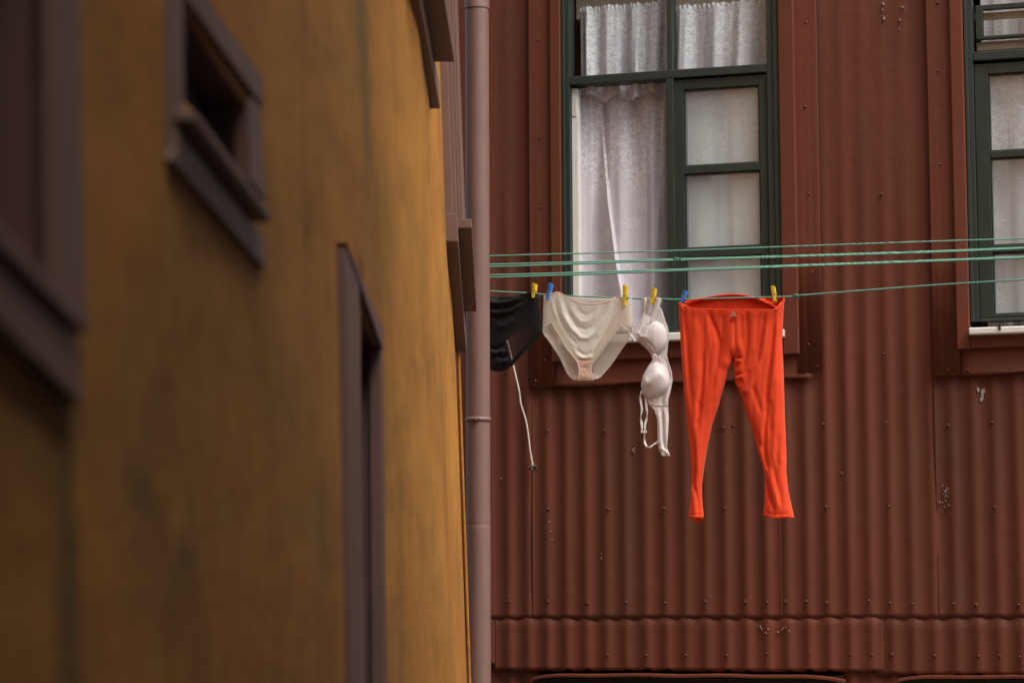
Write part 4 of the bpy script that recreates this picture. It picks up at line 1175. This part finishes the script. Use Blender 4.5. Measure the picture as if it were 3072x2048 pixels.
FK = [(B1(L), w, a) for L, w, a in (
    ([(-100, 320), (60, 350), (250, 330), (420, 260)], 5, 0.010), ([(-100, 380), (60, 420), (260, 400), (440, 310)], 4, -0.009), ([(-100, 450), (60, 490), (280, 460), (470, 340)], 5, 0.009), ([(-100, 540), (100, 570), (320, 480)], 6, -0.008),
    ([(60, 700), (200, 680), (330, 560)], 8, 0.007), ([(-60, 1000), (60, 1010), (170, 960)], 4, -0.010), ([(-40, 1060), (60, 1080), (200, 1040)], 4, 0.009), ([(60, 1120), (150, 1150), (220, 1100)], 4, -0.009), ([(60, 1220), (160, 1200), (230, 1180)], 5, 0.008), ([(100, 1290), (180, 1250)], 4, -0.007))]
puff('front', out, YL - 0.004, 0.016, [M['black_sheer'], M['black_cloth']], kb, 1, set(range(0, 6)), FK, 3.4, fm=[(cenm, 1), (hemb, 1), (bandt, 1), (seam, 1)], bulge=22)
bk = B1([(-560, 215), (60, 240), (672, 206), (700, 560), (722, 690), (720, 775), (560, 950), (520, 920), (560, 800), (540, 650), (330, 780), (190, 900), (60, 930), (-70, 900), (-210, 780), (-420, 650), (-440, 800), (-400, 920), (-440, 950), (-600, 775), (-600, 690)])
puff('back', bk, YL + 0.010, 0.010, M['black_sheer'], kb, -1, (0, 1), [], 4.5, bulge=24)

# --- bra hung by one strap
def R1(L): return [Q(x, y, 1860, 860, 2.903) for x, y in L]
br = garment('bra', 1965, 880, 'pale lilac padded bra hanging lengthwise by one strap beside the orange leggings', 'underwear')
outb = R1([(300, 215), (330, 150), (372, 212), (400, 300), (424, 360), (430, 440), (421, 520), (412, 600), (425, 650), (455, 740), (462, 820), (442, 920), (425, 980), (421, 1045), (330, 1042), (262, 1032), (236, 975), (200, 930), (186, 860), (205, 770), (250, 690), (285, 640), (275, 590), (230, 540), (150, 465), (98, 390), (140, 345), (185, 275), (215, 215), (235, 245)])
puff('band', outb, YL - 0.002, 0.008, M['bra'], br, 1, range(len(outb)), [(R1(L), w, a) for L, w, a in (([(285, 1000), (300, 970), (310, 940)], 4, 0.004), ([(360, 1030), (370, 970), (380, 930)], 4, -0.004), ([(395, 1030), (415, 940), (430, 860)], 5, 0.005), ([(395, 620), (425, 720), (440, 820)], 4, -0.006), ([(150, 400), (200, 420), (260, 520)], 5, 0.006))], 3.2)
wing = R1([(262, 1030), (330, 1042), (421, 1045), (428, 1150), (420, 1300), (411, 1400), (440, 1473), (368, 1473), (342, 1420), (330, 1320), (326, 1150), (302, 1078)])
puff('wing', wing, YL - 0.003, 0.006, M['bra'], br, 1, range(len(wing)), [(R1(L), w, a) for L, w, a in (([(335, 1060), (350, 1180), (355, 1320), (375, 1440)], 4, 0.006), ([(365, 1060), (378, 1200), (380, 1350), (400, 1450)], 3.5, -0.007), ([(395, 1060), (405, 1200), (400, 1340)], 4, 0.006), ([(350, 1400), (395, 1425), (425, 1460)], 3, 0.006))], 3.0)
cup1 = R1(sm([(205, 400), (235, 345), (280, 312), (320, 302), (365, 325), (400, 370), (416, 430), (412, 490), (385, 540), (345, 575), (300, 592), (268, 575), (225, 520), (185, 470), (160, 430)], 3))
cup2 = R1(sm([(188, 860), (200, 800), (225, 735), (262, 680), (310, 652), (360, 665), (405, 715), (432, 780), (438, 830), (420, 885), (375, 930), (310, 960), (240, 968), (205, 930)], 3))
puff('cup', cup1, YL - 0.010, 0.032, M['bra_cup'], br, 1, (), [(R1([(240, 475), (285, 510), (320, 560)]), 2.2, -0.004)], 3.0, bulge=40)
puff('cup', cup2, YL - 0.010, 0.036, M['bra_cup'], br, 1, (), [(R1([(215, 850), (280, 830), (350, 770), (385, 750)]), 16, 0.014)], 3.0, bulge=44)
for L in ([(205, 395), (240, 340), (300, 300), (365, 322), (402, 370), (418, 430), (412, 495), (350, 575)], [(240, 966), (320, 958), (380, 925), (424, 880), (442, 820)]):
    ribbon('piping', R1(L), 3.2, YL - 0.013, M['bra'], br)
ribbon('strap', R1([(210, 98), (216, 140), (214, 200), (222, 245)]), 15, YL - 0.004, M['bra_white'], br)
ribbon('strap', R1([(338, 96), (325, 150), (295, 230), (262, 310)]), 18, YL - 0.016, M['bra'], br)
ribbon('strap', R1([(262, 96), (258, 150), (245, 240)]), 17, YL - 0.010, M['bra'], br)
tg = R1([(215, 248), (268, 262), (232, 433), (163, 412)])
m = MB(); Pf = [loc(x, y, YL - 0.062) for x, y in tg]; m.prism(Pf, [p + Vector((0, 0.0012, 0)) for p in Pf]); tag_ = m.build('care_label', M['tag'], br, house=True)
m = MB()
def tp(u, w):
    a = np.array(tg); q = (1 - w) * ((1 - u) * a[0] + u * a[1]) + w * ((1 - u) * a[3] + u * a[2]); return loc(q[0], q[1], YL - 0.0627)
for k, (u0, u1) in enumerate([(.55, .9), (.45, .85), (.15, .75), (.15, .85), (.15, .6), (.15, .8), (.2, .7)]):
    w0 = [.36, .42, .60, .67, .74, .81, .88][k]
    q = [tp(u0, w0), tp(u1, w0), tp(u1, w0 + .022), tp(u0, w0 + .022)]
    m.prism(q, [p + Vector((0, 0.0004, 0)) for p in q])
m.build('printed_lines', M['print'], tag_, house=True)
ribbon('strap', R1([(186, 905), (176, 960), (190, 1060), (180, 1140), (190, 1200), (188, 1262)]), 7, YL - 0.020, M['bra_white'], br, 1.0)
ribbon('strap', R1([(190, 915), (222, 975), (232, 1060), (234, 1130), (218, 1200), (214, 1258)]), 7, YL - 0.012, M['bra_white'], br, 1.0)
ribbon('strap', R1([(214, 1268), (212, 1330), (226, 1380), (256, 1398), (300, 1368), (338, 1348)]), 6.5, YL - 0.014, M['bra_white'], br, 0.8)
m = MB(); c = loc(*R1([(206, 1262)])[0], YL - 0.02); m.box(c.x - .013, c.x + .013, c.y - .003, c.y + .003, c.z - .005, c.z + .005); m.build('slider', M['bra_white'], br, house=True, bevel=0.001)
m = MB()
for (x, y, r) in ((90, 408, 7), (100, 432, 8), (112, 455, 8), (92, 458, 7), (128, 468, 6)):
    c = loc(*R1([(x, y)])[0], YL - 0.01); m.add(*tube([c + Vector((-.008, 0, .004)), c + Vector((0, -.004, 0)), c + Vector((.008, 0, -.004))], r / 2.903 / 720 * 1.0, 8))
m.build('hook_tab', M['bra_white'], br, house=True, smooth=True)
bow = []
for (L, w) in (([(300, 625), (285, 600), (310, 595), (318, 620)], 5), ([(335, 625), (352, 640), (365, 668)], 5), ([(330, 620), (350, 612), (345, 630)], 4)):
    ribbon('bow', R1(L), w, YL - 0.03, M['bra_white'], br)

# ------------------------------------------------------------------ clothes pegs
def peg(p_top, p_bot, mat, colour, where, w=9.4):
    a = loc(*p_top, YL - 0.026); b = loc(*p_bot, YL - 0.026)
    mid = (a + b) / 2; ax = (a - b); Ln = ax.length; ax.normalize()
    sd = Vector((ax.z, 0, -ax.x)); dp = Vector((0, 1, 0))
    o = root('clothes_peg', MH @ Vector((b.x, YL, b.z)), -ANG, label='%s plastic clothes peg %s' % (colour, where), cat='clothes peg', group='clothes pegs on the lowest line')
    hw = w / 2 / 700
    for sgn in (-1, 1):
        m = MB()
        yo = -0.0 if sgn < 0 else 0.0
        # profile along the length: (t, half width, inner y, outer y), legs splay at the handle end
        base_y = YL + sgn * 0.004 + (-0.040 if sgn < 0 else 0.0)
        if sgn > 0: base_y = YL + 0.003
        else: base_y = YL - 0.028
        prof = [(0.0, 0.80), (0.06, 1.0), (0.44, 1.0), (0.46, 0.88), (0.49, 0.88), (0.51, 1.0), (0.94, 1.0), (1.0, 0.9)]
        v, f = [], []
        for (t, k) in prof:
            c = b + ax * (Ln * t)
            spl = sgn * (0.0 if t < 0.5 else (t - 0.5) * 0.010)
            for (u, dy) in ((-1, 0), (1, 0), (1, 1), (-1, 1)):
                p = c + sd * (u * hw * k)
                v.append(Vector((p.x, base_y + spl + dy * 0.007, p.z)))
        for i in range(len(prof) - 1):
            for k in range(4): f.append((i * 4 + k, i * 4 + (k + 1) % 4, (i + 1) * 4 + (k + 1) % 4, (i + 1) * 4 + k))
        f += [(0, 1, 2, 3), tuple(range(len(v) - 4, len(v)))[::-1]]
        mk('prong', v, f, mat, o, house=True, bevel=0.0012)
    c = b + ax * (Ln * 0.475)
    m = MB()
    for sgn in (-1, 1):
        q = c + sd * (sgn * hw * 1.08)
        m.add(*tube([Vector((q.x, YL - 0.0292, q.z)), Vector((q.x, YL + 0.0112, q.z))], 0.0011, 6))
    for yy in (YL - 0.029, YL + 0.011):
        q0, q1 = c - sd * (hw * 1.08), c + sd * (hw * 1.08)
        m.add(*tube([Vector((q0.x, yy, q0.z)), Vector((q1.x, yy, q1.z))], 0.0011, 6))
    m.build('spring', M['steel'], o, house=True)
def P2(x, y): return Q(x, y, 1450, 700, 2.24)
peg(P2(339, 335), P2(333, 433), M['yellow_pl'], 'yellow', 'gripping the waist of the black briefs')
peg(P2(447, 334), P2(427, 446), M['blue_pl'], 'blue', 'at the left corner of the cream briefs')
peg(P2(948, 346), P2(948, 487), M['yellow_pl'], 'yellow', 'at the right corner of the cream briefs')
peg(P2(1145, 366), P2(1130, 472), M['yellow_pl'], 'yellow', 'holding up the bra strap')
peg(P2(1354, 382), P2(1331, 462), M['blue_pl'], 'blue', 'at the left end of the orange waistband')
peg(P2(1941, 352), P2(1958, 456), M['yellow_pl'], 'yellow', 'at the right end of the orange waistband')

# ------------------------------------------------------------------ loose white cord
def K1(x, y): return Q(x, y, 1480, 1000, 3.486)
P = [MH @ p for p in smoothpath([loc(*K1(118, 20), 0.0)] + [loc(*K1(x, y), -0.055) for x, y in ((135, 60), (165, 150), (190, 250), (208, 330), (240, 470), (272, 610), (288, 735), (338, 900), (364, 1050), (385, 1220), (414, 1392))], 10)]
cord = root('cord', P[0], -ANG, label='loose off-white cord dangling down the corrugated wall below the black briefs', cat='cord')
mk('cord_run', *tube(P, 0.0043, 10), M['cord'], cord, smooth=True)
c = P[-1]
K = [c + Vector((0.012 * math.sin(2 * t) + 0.006 * math.sin(t), -0.006 * math.sin(3 * t), -0.006 + 0.010 * math.cos(t * 1.5))) for t in np.linspace(0, 2 * math.pi, 40)]
mk('knot', *tube(K, 0.0045, 8), M['cord_end'], cord, smooth=True)

# ------------------------------------------------------------------ unseen house, added to shade the passage
nb_ = root('unseen_shade_house', Vector((2.5, 1, 0)), 0, label='unseen plain grey-brown house added across the passage to shade the ochre wall', cat='house')
m = MB(); m.box(1.45, 6.0, -6.0, 4.5, 0, 6.6); m.build('wall', M['grey_render'], nb_, bevel=0.01)
m = MB(); m.box(1.34, 6.1, -6.1, 4.6, 6.603, 6.75); m.build('roof', M['clad_trim'], nb_, bevel=0.01)
for y0 in (-2.5, 1.0):
    m = MB(); m.box(1.412, 1.449, y0, y0 + 0.9, 2.6, 4.0); wn = m.build('window', M['mauve'], nb_, bevel=0.004)
    m = MB(); m.box(1.402, 1.4115, y0 + .08, y0 + .82, 2.68, 3.92); m.build('pane', M['dark'], wn)
# ------------------------------------------------------------------ ground, light
mb = MB(); mb.add([(-400, -400, 0), (400, -400, 0), (400, 400, 0), (-400, 400, 0)], [(0, 1, 2, 3)])
g = mb.build('ground', M['asphalt'], None); props(g, kind='structure')

SUN_EL, SUN_AZ = rad(58), rad(128)        # azimuth measured from +Y towards +X
wd = bpy.data.worlds.new('World'); scene.world = wd; wd.use_nodes = True
nt = wd.node_tree
bg = nt.nodes['Background']
sky = nt.nodes.new('ShaderNodeTexSky'); sky.sky_type = 'NISHITA'; sky.sun_disc = False
sky.sun_elevation = SUN_EL; sky.sun_rotation = SUN_AZ
sky.air_density = 1.0; sky.dust_density = 6.0; sky.ozone_density = 0.6
hs = nt.nodes.new('ShaderNodeHueSaturation'); hs.inputs['Saturation'].default_value = 0.45
nt.links.new(sky.outputs[0], hs.inputs['Color']); nt.links.new(hs.outputs[0], bg.inputs[0]); bg.inputs[1].default_value = 0.115
sl = bpy.data.lights.new('sun', 'SUN'); sl.energy = 1.3; sl.angle = rad(40); sl.color = (1.0, 0.95, 0.88)
so = bpy.data.objects.new('sun', sl); COL.objects.link(so)
dv = Vector((math.sin(SUN_AZ) * math.cos(SUN_EL), math.cos(SUN_AZ) * math.cos(SUN_EL), math.sin(SUN_EL)))
so.rotation_euler = dv.to_track_quat('Z', 'Y').to_euler()
so.location = (4, 0, 12)

scene.render.engine = 'CYCLES'
scene.cycles.max_bounces = 10; scene.cycles.transparent_max_bounces = 16
scene.view_settings.view_transform = 'Standard'; scene.view_settings.look = 'None'
scene.view_settings.gamma = 1.0; scene.view_settings.exposure = 1.0
